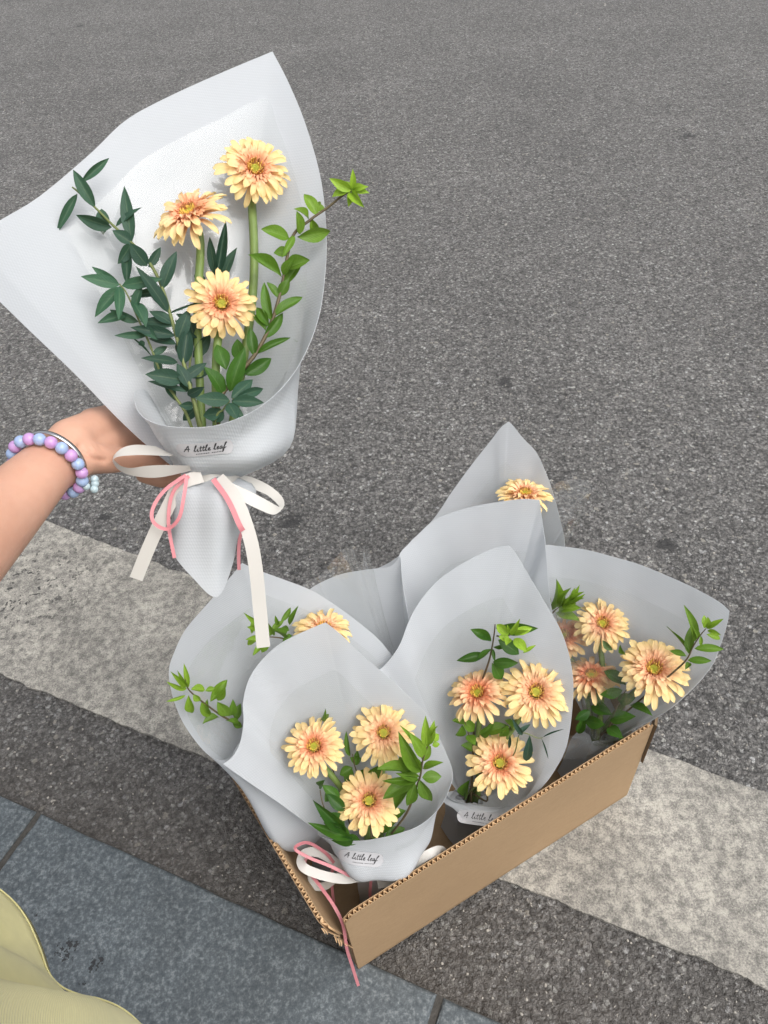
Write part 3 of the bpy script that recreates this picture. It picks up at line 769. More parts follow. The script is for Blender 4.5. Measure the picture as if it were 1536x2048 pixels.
def sample_rim(F, rim, n=7):
    """rim entries (px,py,k,phi,bulge[,1 = sharp corner])"""
    P = [F.p(r[0], r[1], r[2]) for r in rim]; ph = [r[3] for r in rim]; bu = [r[4] for r in rim]
    cuts = [0] + [i for i, r in enumerate(rim) if len(r) > 5 and 0 < i < len(rim) - 1] + [len(rim) - 1]
    out = []
    for a, b in zip(cuts, cuts[1:]):
        seg = cr(P[a:b + 1], n)
        out += seg if not out else seg[1:]
    N = len(rim) - 1; pp, bb = [], []
    for i in range(len(out)):
        x = min(i / n, N - 1e-6); k = int(x); t = x - k; t_ = t
        pp.append(ph[k] + (ph[k + 1] - ph[k]) * t_); bb.append(bu[k] + (bu[k + 1] - bu[k]) * t_)
    return out, pp, bb
BV = {}
def flat_uv(F, vs): return [((Vector(v) - F.W).dot(F.e), (Vector(v) - F.W).dot(F.A)) for v in vs]
def thicken(o):
    sd = o.modifiers.new('thickness', 'SOLIDIFY'); sd.thickness = 0.0005; sd.offset = 0
    es = o.modifiers.new('crisp_edges', 'EDGE_SPLIT'); es.split_angle = R_(50)
def make_wrap(F, rim, label, tail=None, rw=0.02, seed=1.0, film=None, film_fac=0.9, film_k=0.008, group='bouquets packed in the box', ripple=0.006, film_rims=(), tpow=0.22):
    base = F.W + F.down * 0.16
    root = empty('bouquet_wrap', base, label, 'wrapping', group)
    P3, ph, bu = sample_rim(F, rim)
    vs, fs, uvs = ruled(F, P3, ph, bu, rw, 22, seed, ripple, tpow=tpow)
    o = mk('paper_sheet', vs, fs, M['paper'], root, flat_uv(F, vs))
    thicken(o)
    BV[root.name] = BVHTree.FromPolygons([tuple(v) for v in vs], fs)
    # tail of the sheet below the tie
    if tail is None:
        tl = []
        for i in range(13):
            a = 360 * i / 12; f = R_(a); rr = 0.044 + 0.006 * math.sin(3 * f + seed)
            tl.append((F.W + F.down * (F.W.z - 0.03 + 0.006 * math.sin(2 * f + seed)) + (F.e * math.cos(f) + F.n * math.sin(f)) * rr, a))
        TP = [q for q, a in tl]; ta = [a for q, a in tl]; tb = [0.008] * 13
    else:
        TP = cr([F.p(*q[:3]) for q in tail], 6); ta = cr([float(q[3]) for q in tail], 6); tb = [0.020] * len(TP)
    vs, fs, uvs = ruled(F, TP, ta, tb, rw, 12, seed + 4, 0.003)
    t = mk('paper_tail', vs, fs, M['paper'], root, flat_uv(F, vs))
    thicken(t)
    def add_film(FP, fp, fb, sd_, mt='film'):
        vs, fs, uvs = ruled(F, FP, fp, fb, rw * 0.7, 16, sd_, 0.0035, 0.4)
        f_ = mk('film_liner', vs, fs, M[mt], root, uvs)
        return f_
    if film:
        a, b = film; sub = [r[:5] for r in rim[a:b]]
        FP, fp, fb = sample_rim(F, sub)
        FP = [F.W + (p - F.W) * film_fac + F.n * (film_k + 0.004) - (F.e * math.cos(R_(f)) * 0.006) for p, f in zip(FP, fp)]
        add_film(FP, fp, [x * 0.7 for x in fb], seed + 9)
    for fr in film_rims:
        FP, fp, fb = sample_rim(F, fr); add_film(FP, fp, fb, seed + 13, 'film2')
    return root
def ribbon(name, root, pts, width, mat, sides=None, n=8, th=0.0004, roll=None):
    """flat band through 3-D points; sides = across vectors (interpolated)"""
    P = cr([Vector(p) for p in pts], n); N = len(P)
    if sides: Sd = cr([Vector(s) for s in sides], n)
    vs, uvs = [], []; u = 0
    for i, p in enumerate(P):
        if i: u += (p - P[i - 1]).length
        t = (P[min(i + 1, N - 1)] - P[max(i - 1, 0)]).normalized()
        if sides: s = Sd[i]; s = (s - t * s.dot(t)).normalized()
        else:
            s = (CAM - p).cross(t).normalized()
        nn = s.cross(t)
        for k in (-1, 0, 1): vs.append(p + s * width * 0.5 * k + nn * (0.0001 if k == 0 else 0)); uvs.append((k * width, u))
    o = mk(name, vs, grid_faces(N, 3), mat, root, uvs)
    if th > 0.001:
        sd = o.modifiers.new('thickness', 'SOLIDIFY'); sd.thickness = th; sd.offset = 0
    return o
def ribbon2(name, root, ea, eb, mat, n=7):
    """band between two edge curves (looser than a constant width: it twists as it turns)"""
    A_, B_ = cr([Vector(p) for p in ea], n), cr([Vector(p) for p in eb], n)
    vs, uvs = [], []; u = 0
    for i, (a, b) in enumerate(zip(A_, B_)):
        if i: u += (a - A_[i - 1]).length
        for k in range(4): vs.append(a.lerp(b, k / 3)); uvs.append((k * .004, u))
    return mk(name, vs, grid_faces(len(A_), 4), mat, root, uvs)
STROKES = {  # handwriting, unit height, (strokes, advance)
    'A': ([[(0, 0), (.16, .5), (.36, 1.05), (.44, .55), (.5, 0)], [(.02, .42), (.3, .46), (.62, .5)]], .8),
    'l': ([[(0, .1), (.1, .45), (.2, .95), (.16, 1.1), (.08, .9), (.08, .3), (.16, .02), (.3, .12)]], .34),
    'i': ([[(.02, .12), (.08, .42), (.1, .12), (.18, .0), (.28, .12)], [(.1, .62), (.12, .68)]], .3),
    't': ([[(.12, .95), (.1, .3), (.16, .02), (.3, .12)], [(-.06, .6), (.12, .63), (.3, .64)]], .33),
    'e': ([[(.02, .18), (.18, .26), (.24, .42), (.14, .48), (.06, .3), (.1, .05), (.24, .02), (.36, .14)]], .38),
    'a': ([[(.28, .4), (.16, .46), (.05, .3), (.06, .08), (.18, .02), (.28, .36), (.28, .1), (.36, .04), (.42, .12)]], .44),
    'f': ([[(.0, .12), (.14, .5), (.27, .92), (.22, 1.04), (.13, .8), (.1, .2), (.09, -.3), (.02, -.38), (.0, -.15), (.2, .1), (.36, .2)]], .36),
    ' ': ([], .32)}
def sticker(root, px, py, wpx, hpx, ang, mat='sticker'):
    """oval-ended label laid on the pocket with the shop's handwriting, following the curve of the paper"""
    bv = BV[root.name]; r = ray(px, py).normalized()
    hit = bv.ray_cast(CAM, r)
    if hit[0] is None: return
    c, nrm = hit[0], hit[1]
    if nrm.dot(CAM - c) < 0: nrm = -nrm
    d = (c - CAM).dot(C2W @ Vector((0, 0, 1)))
    W_, H_ = wpx * d / FPX, hpx * d / FPX
    right = C2W @ Vector((math.cos(ang), math.sin(ang), 0)); x = (right - nrm * right.dot(nrm)).normalized(); y = nrm.cross(x)
    def on(u, v, off):
        p = c + x * u + y * v; h = bv.ray_cast(p + nrm * 0.03, -nrm)
        q = h[0] if h[0] is not None and (h[0] - p).length < 0.025 else p
        return q + nrm * off
    rad = H_ * 0.42
    def outline(u):
        e = W_ / 2 - abs(u)
        return H_ / 2 if e > rad else H_ / 2 - rad + math.sqrt(max(0, rad * rad - (rad - max(0, e)) ** 2))
    nu, nv = 33, 7; vs = []
    for i in range(nu):
        u = -W_ / 2 + W_ * i / (nu - 1)
        for j in range(nv): vs.append(on(u, (j / (nv - 1) * 2 - 1) * outline(u), 0.0011))
    lab = mk('label', vs, [f[::-1] for f in grid_faces(nu, nv)], M[mat], root)
    lab['label'] = 'small silvery sticker with handwritten shop name'
    txt = 'A little leaf'; adv = sum(STROKES[ch][1] for ch in txt); sx = W_ * 0.74 / adv; sy = H_ * 0.42
    V, Fc = [], []
    def stroke(pts, wd):
        base = len(V); sm = cr([Vector((a, b, 0)) for a, b in pts], 5) if len(pts) > 2 else [Vector((a, b, 0)) for a, b in pts]
        for i, p in enumerate(sm):
            t = (sm[min(i + 1, len(sm) - 1)] - sm[max(i - 1, 0)]); t.normalize(); s = Vector((-t.y, t.x, 0)) * wd / 2
            for q in (p - s, p + s): V.append(on(q.x, q.y, 0.0015))
        for i in range(len(sm) - 1): a = base + 2 * i; Fc.append((a, a + 2, a + 3, a + 1))
    cx_ = -W_ * 0.37
    for ch in txt:
        st, ad = STROKES[ch]
        for s_ in st: stroke([(cx_ + (a + b * 0.22) * sx, -H_ * 0.10 + b * sy) for a, b in s_], 0.00085)
        cx_ += ad * sx
    q = -W_ * 0.17; rn = random.Random(4)
    while q < W_ * 0.3:   # the tiny second line, only a row of marks at this size
        wd = rn.uniform(0.0008, 0.0014)
        if not (W_ * 0.06 < q < W_ * 0.085): stroke([(q, -H_ * 0.30), (q + wd, -H_ * 0.30)], 0.0009)
        q += wd + 0.0006
    mk('lettering', V, Fc, M['ink'], lab, None, False)
    return lab
# ------------------------------------------------------------------ the held bouquet
def cm(lst, ox, oy, s):
    """leaf list measured on an enlarged crop -> photo pixels"""
    return [(ox + a * s, oy + b * s, ox + c * s, oy + d * s, w_ * s) + tuple(r) for a, b, c, d, w_, *r in lst]
def cs(lst, ox, oy, s): return [(ox + a * s, oy + b * s, k) for a, b, k in lst]
H = Frame(PD(425, 955, 0.79), (0.02, 0.175, 0.165))
hero_rim = [(312, 812, -.012, 225, 0), (292, 782, .005, 208, 0), (272, 782, .025, 190, .003), (269, 803, .045, 170, .006), (284, 832, .06, 145, .010), (322, 850, .072, 120, .014), (380, 855, .08, 100, .017), (440, 849, .082, 82, .02),
            (510, 820, .078, 64, .025), (567, 772, .068, 46, .032), (608, 712, .055, 30, .040), (638, 632, .04, 15, .044), (651, 540, .022, 0, .038), (652, 450, .005, -15, .028), (640, 350, -.012, -30, .018),
            (610, 245, -.03, -50, .008), (577, 165, -.042, -65, 0), (545, 103, -.05, -80, 0, 1), (440, 147, -.052, -97, 0), (330, 197, -.05, -112, 0), (250, 242, -.045, -124, 0), (180, 308, -.036, -137, 0), (80, 392, -.016, -150, 0),
            (0, 441, .012, -163, 0), (-55, 478, .036, -174, 0, 1), (-72, 535, .062, -186, .004)]
hero_tail = [(474, 1065, -.01, 0), (466, 1125, .015, 35), (434, 1194, .03, 75), (385, 1155, .03, 110), (346, 1105, .02, 145), (342, 1055, .0, 180), (390, 1040, -.02, 235), (440, 1042, -.025, 300), (474, 1065, -.01, 360)]
hero = make_wrap(H, hero_rim, 'pale embossed wrap of the bouquet held up by the hand', tail=hero_tail, rw=0.021, seed=2.0, film=(8, 23), film_fac=0.86, film_k=0.012, group=None, ripple=0.005, tpow=0.2)
sticker(hero, 410, 897, 112, 32, 0.03)
hg = 'gerberas in the held bouquet'
gerbera(H, 510, 337, 0.0, 160, (0.8, 0.42, 0.12), 'peach gerbera with the tallest curved stem in the held bouquet', hg, 0.5, sag=0.012)
gerbera(H, 379, 426, 0.012, 172, (0.62, 0.62, -0.34), 'peach gerbera tilted towards the eucalyptus in the held bouquet', hg, 0.62)
gerbera(H, 443, 607, 0.035, 152, (0.95, 0.2, 0.05), 'peach gerbera set lowest among the stems of the held bouquet', hg, 0.55, sag=-0.004)
c1 = (0, 80, 0.5078)
branch(H, cs([(785, 1500, .03), (720, 1260, .025), (690, 1150, .022), (640, 980, .018), (590, 880, .012), (520, 800, .006), (440, 725, .0), (380, 665, -.004), (310, 600, -.008), (285, 580, -.01)], *c1), 'euc',
       'long eucalyptus branch arching over the left of the held bouquet', 'foliage in the held bouquet',
       cm([(375, 660, 285, 510, 58), (320, 560, 433, 462, 38), (305, 605, 220, 760, 40), (440, 738, 300, 690, 62), (400, 665, 408, 765, 62), (455, 735, 555, 655, 34), (520, 800, 443, 750, 58), (515, 805, 470, 880, 60),
           (580, 890, 510, 800, 70), (520, 795, 486, 570, 62), (585, 895, 635, 815, 42), (640, 980, 692, 830, 62, .01), (500, 965, 500, 800, 48, -.01), (640, 985, 510, 1010, 38), (665, 1075, 540, 890, 60), (665, 1078, 785, 1030, 12),
           (690, 1120, 550, 1105, 52), (690, 1165, 515, 1130, 55), (695, 1200, 580, 1165, 50), (700, 1270, 560, 1250, 44), (720, 1340, 585, 1315, 78), (720, 1335, 815, 1270, 50), (735, 1385, 580, 1340, 32),
           (700, 1180, 745, 1060, 66), (720, 1280, 740, 1130, 72), (745, 1370, 700, 1270, 60), (680, 1120, 590, 1060, 60), (740, 1400, 800, 1370, 45), (655, 1030, 590, 1000, 50), (760, 1440, 705, 1440, 40), (690, 1150, 780, 1170, 40)], *c1), None, 0.0024, (0.0, 0.35))
branch(H, cs([(745, 1500, .02), (690, 1405, .02), (640, 1330, .018), (590, 1200, .016), (545, 1100, .016), (500, 1000, .018), (470, 960, .02)], *c1), 'euc',
       'shorter eucalyptus branch with a star of leaves at its tip, in the held bouquet', 'foliage in the held bouquet',
       cm([(470, 965, 320, 930, 58, .01), (480, 968, 637, 940, 56, .01), (478, 972, 370, 1080, 58), (470, 970, 470, 1092, 50, .02), (468, 960, 360, 895, 40), (500, 1080, 385, 1115, 48), (545, 1110, 430, 1065, 44), (520, 1030, 580, 1110, 70),
           (580, 1160, 460, 1165, 36), (600, 1250, 515, 1160, 10), (655, 1350, 692, 1420, 46), (560, 1130, 620, 1180, 50), (640, 1330, 610, 1230, 40), (530, 1060, 560, 960, 44), (600, 1240, 660, 1205, 34), (570, 1190, 545, 1200, 30)], *c1), None, 0.0019, (0.1, 0.6))
branch(H, cs([(775, 1490, .012), (745, 1330, .006), (770, 1150, .0), (830, 960, -.006), (858, 860, -.01)], *c1), 'euc',
       'dark eucalyptus branch standing behind the gerbera stems of the held bouquet', 'foliage in the held bouquet',
       cm([(850, 950, 890, 710, 46), (868, 965, 930, 810, 56), (852, 930, 820, 780, 48), (810, 965, 765, 920, 44), (750, 1150, 690, 1100, 56), (740, 1260, 705, 1165, 78), (770, 1200, 745, 1090, 66), (790, 1130, 700, 1080, 50), (760, 1250, 830, 1150, 60), (745, 1330, 830, 1290, 66), (750, 1380, 705, 1330, 60), (800, 1080, 850, 1010, 50), (770, 1450, 720, 1500, 50)], *c1), None, 0.0018, (0, 0.1))
branch(H, cs([(850, 1500, .045), (880, 1455, .05), (905, 1420, .055)], *c1), 'euc', 'low spray of broad grey green leaves at the rim of the held bouquet', 'foliage in the held bouquet',
       cm([(905, 1420, 775, 1410, 68), (912, 1422, 1035, 1425, 56), (900, 1430, 935, 1490, 62), (880, 1460, 830, 1500, 70), (910, 1410, 1000, 1335, 62, -.01), (930, 1405, 1048, 1372, 46), (870, 1470, 800, 1480, 60), (890, 1450, 960, 1480, 55)], *c1), None, 0.0018, (0.25, 0.2))
branch(H, cs([(855, 1450, .03), (930, 1330, .03), (1010, 1230, .03), (1070, 1110, .03), (1110, 970, .03), (1150, 780, .028), (1220, 710, .03), (1290, 660, .035), (1350, 612, .042), (1388, 592, .046)], *c1), 'leaf',
       'bright leafy branch leaning out past the right edge of the held bouquet', 'foliage in the held bouquet',
       cm([(1137, 782, 1032, 742, 58), (1250, 690, 1198, 606, 52), (1215, 705, 1165, 660, 34), (1170, 775, 1308, 755, 56), (1180, 765, 1172, 675, 44), (1110, 935, 980, 835, 52), (1140, 835, 1078, 835, 42), (1130, 900, 1212, 862, 62), (1115, 975, 1195, 855, 40),
           (1095, 1015, 1060, 950, 34), (1070, 1105, 1032, 955, 44), (1082, 1085, 1188, 1008, 48), (1045, 1145, 1000, 1075, 56), (1015, 1235, 1138, 1165, 32), (1040, 1175, 1115, 1075, 44), (965, 1320, 1070, 1253, 56), (905, 1385, 960, 1215, 66), (890, 1300, 855, 1195, 62), (955, 1265, 930, 1180, 66),
           (1000, 1245, 985, 1130, 44), (930, 1330, 985, 1260, 60), (1120, 930, 1150, 860, 40), (1100, 1010, 1140, 940, 42), (880, 1400, 830, 1290, 66), (1060, 1130, 1010, 1050, 40), (1160, 770, 1120, 840, 30), (1240, 680, 1270, 640, 34), (1225, 700, 1250, 760, 36)], *c1) +
       cm([(1385, 592, 1303, 550, 40), (1388, 592, 1392, 520, 26), (1385, 595, 1456, 602, 26), (1385, 598, 1426, 652, 36), (1380, 600, 1378, 645, 30), (1375, 600, 1308, 612, 40), (1385, 592, 1352, 552, 28), (1390, 592, 1442, 574, 24), (1388, 592, 1420, 560, 22)], *c1), None, 0.0027, (0.0, 1.0))
def hp(lst): return [H.p(*q) for q in lst]
upv = C2W @ Vector((0, -1, 0)); rtv = C2W @ Vector((1, 0, 0))
WS = 0.0128
def he(lst, o, sc, ks): return [H.p(o[0] + a * sc, o[1] + b * sc, k) for (a, b), k in zip(lst, ks)]
kk = [.034, .036, .038, .040, .043, .046, .048, .05, .05, .048, .042]
ribbon2('ribbon_loop', hero, he([(1330, 395), (1170, 381), (1060, 402), (990, 450), (962, 500), (968, 540), (1012, 595), (1100, 638), (1250, 662), (1400, 655), (1640, 600)], (0, 800), .2344, [k - .004 for k in kk]),
        he([(1500, 480), (1240, 470), (1090, 474), (1010, 484), (974, 500), (982, 520), (1032, 562), (1115, 580), (1250, 562), (1400, 555), (1640, 560)], (0, 800), .2344, [k + .004 for k in kk]), M['satin'])
ribbon2('ribbon_loop', hero, he([(960, 530), (1050, 528), (1160, 548), (1290, 612), (1382, 690), (1410, 752), (1390, 803), (1320, 846), (1200, 802), (1080, 742), (960, 668), (860, 590)], (220, 820), .2474, [.0, .0, .0, .002, .006, .014, .022, .03, .034, .036, .038, .038]),
        he([(960, 600), (1060, 622), (1160, 642), (1260, 682), (1325, 732), (1362, 772), (1366, 782), (1330, 764), (1230, 708), (1120, 652), (1020, 606), (920, 560)], (220, 820), .2474, [.004, .004, .004, .006, .01, .016, .022, .028, .032, .034, .036, .036]), M['satin'])
ribbon('ribbon_tail', hero, hp([(404, 952, .036), (362, 968, .036), (338, 1010, .032), (304, 1080, .025), (272, 1158, .015)]), WS, M['satin'])
ribbon('ribbon_tail', hero, hp([(436, 956, .038), (472, 1000, .045), (499, 1072, .046), (512, 1140, .042), (519, 1210, .036), (527, 1295, .03)]), WS * 1.05, M['satin'])
ring = []
for i in range(17):
    a = 2 * math.pi * i / 16; ring.append(H.W - H.A * 0.004 + (H.e * math.cos(a) + H.n * math.sin(a)) * 0.0275)
ribbon('ribbon_band', hero, ring, 0.011, M['satin'], [H.A] * 17, 3)
PW = 0.0034
ribbon('pink_loop', hero, hp([(372, 950, .044), (330, 980, .044), (306, 1016, .044), (307, 1044, .044), (334, 1058, .044), (358, 1036, .05), (368, 992, .052), (373, 955, .048)]), PW, M['pinkr'])
ribbon('pink_tail', hero, hp([(378, 952, .04), (346, 985, .038), (337, 1045, .034), (349, 1116, .03)]), PW, M['pinkr'])
ribbon('pink_tail', hero, hp([(426, 958, .046), (456, 1000, .052), (478, 1048, .053), (486, 1062, .05)]), PW * 1.5, M['pinkr'])
ribbon('pink_tail', hero, hp([(430, 958, .03), (470, 985, .024), (491, 1004, .018), (486, 1042, .014), (478, 1090, .01), (478, 1140, .008)]), PW, M['pinkr'])

# ------------------------------------------------------------------ bouquets standing in the box
GB = 'gerberas in the boxed bouquets'; GF = 'foliage in the boxed bouquets'
# front left bouquet
F1 = Frame((-.052, .43, .205), (-.03, .40, 1))
rim1 = [(668, 1668, -.005, 222, 0), (652, 1656, .006, 205, 0), (639, 1658, .016, 188, .006), (638, 1670, .026, 165, .014), (656, 1678, .034, 140, .022), (695, 1682, .042, 115, .028), (744, 1679, .046, 92, .032), (804, 1665, .046, 66, .034),
        (845, 1647, .042, 48, .036), (881, 1613, .034, 32, .036), (901, 1572, .024, 18, .036), (905, 1544, .014, 8, .032), (893, 1508, .002, -8, .026), (857, 1435, -.015, -25, .016), (824, 1399, -.025, -38, .008), (776, 1354, -.035, -52, .0), (724, 1310, -.045, -65, 0),
        (683, 1270, -.05, -75, 0), (651, 1245, -.055, -85, 0, 1), (619, 1258, -.055, -95, 0), (562, 1286, -.05, -110, 0), (522, 1322, -.045, -122, 0), (498, 1358, -.035, -135, 0), (486, 1403, -.025, -145, 0), (487, 1443, -.01, -155, 0), (480, 1485, .0, -165, 0), (465, 1513, .01, -175, 0), (446, 1528, .018, -186, 0)]
w1 = make_wrap(F1, rim1, 'pale wrap with a readable handwritten sticker at the torn box corner', rw=0.02, seed=1.3, film=(7, 25), film_fac=0.84, film_k=0.012)
sticker(w1, 722, 1716, 90, 32, 0.16)
gerbera(F1, 628, 1493, .0, 138, (0.9, 0.3, -0.12), 'peach gerbera leaning left above the handwritten sticker at the torn box corner', GB, 0.52)
gerbera(F1, 767, 1466, -.004, 138, (0.92, 0.2, 0.05), 'full peach gerbera above the leafy sprig at the torn box corner', GB, 0.48)
gerbera(F1, 738, 1601, .034, 143, (0.95, 0.12, 0.04), 'peach gerbera closest to the handwritten sticker, half under the leafy sprig', GB, 0.5)
c2 = (560, 1370, 0.2214)
branch(F1, cs([(1130, 1180, .045), (1210, 980, .055), (1255, 860, .062), (1275, 780, .066), (1290, 680, .068), (1330, 560, .07), (1368, 460, .072)], *c2), 'leaf', 'bright green leafy sprig lying over the lowest gerbera at the torn box corner', GF,
       cm([(1270, 775, 1078, 468, 130), (1210, 790, 890, 745, 130), (1250, 845, 950, 872, 80), (1250, 832, 1055, 798, 80), (1240, 845, 930, 1022, 140), (1230, 860, 1015, 1125, 120), (1215, 880, 1150, 1100, 105), (1262, 850, 1368, 1080, 115), (1285, 835, 1458, 825, 115),
           (1290, 755, 1427, 688, 70), (1300, 650, 1215, 478, 110), (1290, 690, 1352, 550, 90), (1330, 565, 1310, 342, 90), (1335, 545, 1392, 345, 80), (1365, 500, 1442, 448, 70), (1375, 545, 1440, 528, 60), (1285, 660, 1160, 398, 60), (1360, 480, 1420, 370, 50), (1250, 790, 1190, 640, 110), (1160, 790, 1080, 660, 120)], *c2), None, 0.002, (0.12, 0.95))
branch(F1, [(705, 1690, .04), (672, 1660, .045), (648, 1615, .03), (640, 1580, .015)], 'leaf', 'dark leafy twig low on the left of the lowest gerbera at the torn corner', GF, [(690, 1665, 628, 1603, 26), (690, 1655, 645, 1630, 26), (700, 1675, 627, 1652, 22), (700, 1672, 655, 1648, 24), (705, 1680, 668, 1682, 20), (680, 1600, 645, 1570, 22), (668, 1585, 650, 1600, 22), (690, 1620, 655, 1590, 24), (720, 1680, 690, 1680, 22), (650, 1560, 635, 1575, 16)], None, 0.0018, (0, 0))
branch(F1, [(745, 1690, .03), (735, 1600, .01), (712, 1540, -.004), (705, 1508, -.006)], 'leaf', 'dark leafy twig between the three gerberas at the torn box corner', GF, [(700, 1515, 728, 1527, 18), (705, 1540, 690, 1565, 20), (705, 1535, 680, 1550, 22), (715, 1560, 740, 1540, 24), (725, 1580, 690, 1590, 26), (735, 1600, 770, 1575, 26), (740, 1560, 765, 1530, 24), (760, 1660, 790, 1640, 20), (770, 1675, 810, 1655, 22), (700, 1512, 690, 1468, 12), (775, 1640, 812, 1620, 24), (712, 1530, 715, 1500, 12), (760, 1680, 735, 1690, 22)], None, 0.0018, (0.1, 0.15))
branch(F1, [(700, 1650, -.01), (655, 1500, -.03), (648, 1428, -.034)], 'leaf', 'small leaf tip peeping over the left leaning gerbera at the torn corner', GF, [(640, 1440, 652, 1422, 9), (650, 1445, 656, 1425, 9), (600, 1552, 580, 1545, 10), (620, 1556, 592, 1560, 12)], None, 0.0014, (0.2, 0.3), base=False)
f1p = lambda l: [F1.p(*q) for q in l]
ribbon('ribbon_loop', w1, f1p([(725, 1752, .03), (690, 1758, .03), (650, 1752, .026), (612, 1738, .022), (602, 1722, .012), (612, 1706, .0), (640, 1706, -.004), (680, 1730, .0), (720, 1750, .01)]), .0125, M['satin'])
ribbon('ribbon_tail', w1, f1p([(720, 1756, .02), (680, 1752, .01), (650, 1772, .005), (628, 1770, .0), (622, 1745, -.01)]), .011, M['satin'])
ribbon('ribbon_loop', w1, f1p([(755, 1768, .03), (790, 1758, .034), (835, 1722, .034), (872, 1702, .028), (884, 1706, .018), (850, 1730, .008), (800, 1755, .006)]), .0125, M['satin'])
ribbon('pink_loop', w1, f1p([(700, 1752, .034), (660, 1732, .03), (620, 1716, .026), (592, 1700, .02), (596, 1690, .012), (618, 1686, .004), (650, 1705, .0), (668, 1726, .0)]), .0042, M['pinkr'])
ribbon('pink_tail', w1, [F1.p(665, 1732, .01), F1.p(664, 1770, .0), F1.p(668, 1808, -.01)], .0042, M['pinkr'])
ribbon('pink_tail', w1, [F1.p(612, 1716, .018), PZ(612, 1735, .215), PZ(640, 1772, .215), PZ(668, 1812, .212), PZ(686, 1850, .196), PZ(694, 1898, .13), PZ(705, 1934, .07), PZ(717, 1972, .016)], .0045, M['pinkr'])
ribbon('pink_tail', w1, f1p([(742, 1762, .03), (740, 1790, .024), (744, 1815, .01)]), .0042, M['pinkr'])
ring = [F1.W - F1.A * .004 + (F1.e * math.cos(6.2832 * i / 16) + F1.n * math.sin(6.2832 * i / 16)) * .026 for i in range(17)]
ribbon('ribbon_band', w1, ring, 0.011, M['satin'], [F1.A] * 17, 3)

# front middle bouquet
F2 = Frame((.10, .53, .165), (.06, .38, 1))
rim2 = [(912, 1592, -.005, 222, 0), (902, 1583, .006, 205, .004), (894, 1588, .016, 188, .012), (903, 1599, .026, 160, .02), (933, 1607, .036, 128, .026), (981, 1614, .042, 95, .03), (1029, 1610, .042, 70, .033), (1077, 1581, .038, 48, .036), (1111, 1538, .03, 32, .036), (1135, 1485, .02, 18, .032),
        (1146, 1398, .008, 0, .026), (1144, 1340, -.005, -15, .018), (1133, 1292, -.015, -28, .008), (1116, 1249, -.025, -40, 0), (1087, 1201, -.035, -52, 0), (1053, 1143, -.05, -66, 0), (1029, 1104, -.054, -76, 0), (1017, 1091, -.055, -84, 0, 1), (981, 1099, -.055, -94, 0),
        (923, 1128, -.05, -108, 0), (875, 1162, -.045, -120, 0), (841, 1201, -.035, -132, 0), (819, 1239, -.025, -144, 0), (798, 1292, -.01, -156, 0), (769, 1331, .0, -168, 0), (752, 1342, .01, -180, 0)]
w2 = make_wrap(F2, rim2, 'pale wrap with its sticker half hidden behind the front wall of the box', rw=0.02, seed=3.7, film=(5, 24), film_fac=0.83, film_k=0.012)
sticker(w2, 962, 1637, 96, 28, 0.18)
gerbera(F2, 955, 1386, .0, 132, (0.78, 0.5, -0.2), 'pinker gerbera turned left beneath the dark leafy twig of the middle bouquet', GB, 0.82)
gerbera(F2, 1072, 1384, .006, 152, (0.93, 0.15, 0.12), 'large pale gerbera at the rim of the middle bouquet, right of the pinker one', GB, 0.48)
gerbera(F2, 1000, 1526, .034, 146, (0.95, 0.15, 0.04), 'gerbera with a lime centre lowest in the middle bouquet by the box wall', GB, 0.52)
c3 = (900, 1100, 0.2604)
branch(F2, cs([(200, 1150, -.02), (260, 970, -.014), (300, 850, -.006), (322, 750, .0), (340, 640, .004), (346, 570, .006)], *c3), 'leaf', 'brown twig of dark leaves with a lime tip above the pinker gerbera', GF,
       cm([(318, 690, 165, 610, 80), (320, 700, 190, 640, 40), (270, 800, 52, 850, 75), (328, 760, 188, 856, 46), (350, 600, 668, 605, 95), (370, 690, 545, 800, 110), (330, 745, 430, 738, 34), (330, 862, 520, 868, 85), (325, 868, 400, 1000, 105), (330, 760, 340, 850, 30)], *c3) , None, 0.0022, (0, 0))
branch(F2, cs([(360, 660, .024), (400, 665, .03), (455, 655, .036), (475, 640, .038)], *c3), 'leaf', 'lime green young shoot on the dark twig of the middle bouquet', GF,
       cm([(455, 648, 355, 572, 75), (462, 645, 535, 538, 48), (485, 640, 632, 598, 66), (455, 675, 378, 668, 70), (488, 685, 590, 772, 84), (445, 680, 436, 722, 60), (470, 640, 440, 580, 24), (500, 650, 600, 620, 40), (560, 790, 660, 730, 30)], *c3), None, 0.0013, (0.9, 1.0), base=False)
branch(F2, [(975, 1600, .03), (950, 1520, .02), (935, 1460, .012), (925, 1430, .01)], 'leaf', 'dark leaf cluster between the gerberas of the middle bouquet', GF, [(925, 1450, 915, 1475, 22), (925, 1440, 950, 1462, 22), (930, 1445, 905, 1440, 16), (960, 1470, 985, 1450, 18), (970, 1465, 1015, 1450, 26), (1010, 1440, 1030, 1462, 20), (940, 1560, 925, 1600, 24), (945, 1500, 925, 1490, 20), (1015, 1450, 1000, 1475, 18), (935, 1470, 950, 1490, 20)], None, 0.0018, (0.15, 0.35))
branch(F2, [(1020, 1520, .03), (1040, 1468, .045), (1075, 1476, .05), (1085, 1475, .05)], 'euc', 'thin eucalyptus sprig right of the lowest gerbera in the middle bouquet', GF, [(1052, 1522, 1060, 1474, 22, .01), (1085, 1475, 1128, 1458, 4), (1083, 1477, 1098, 1520, 4), (1035, 1468, 1060, 1448, 12), (1020, 1470, 1018, 1500, 8), (1045, 1470, 1025, 1440, 12)], None, 0.0012, (0, 0.1))

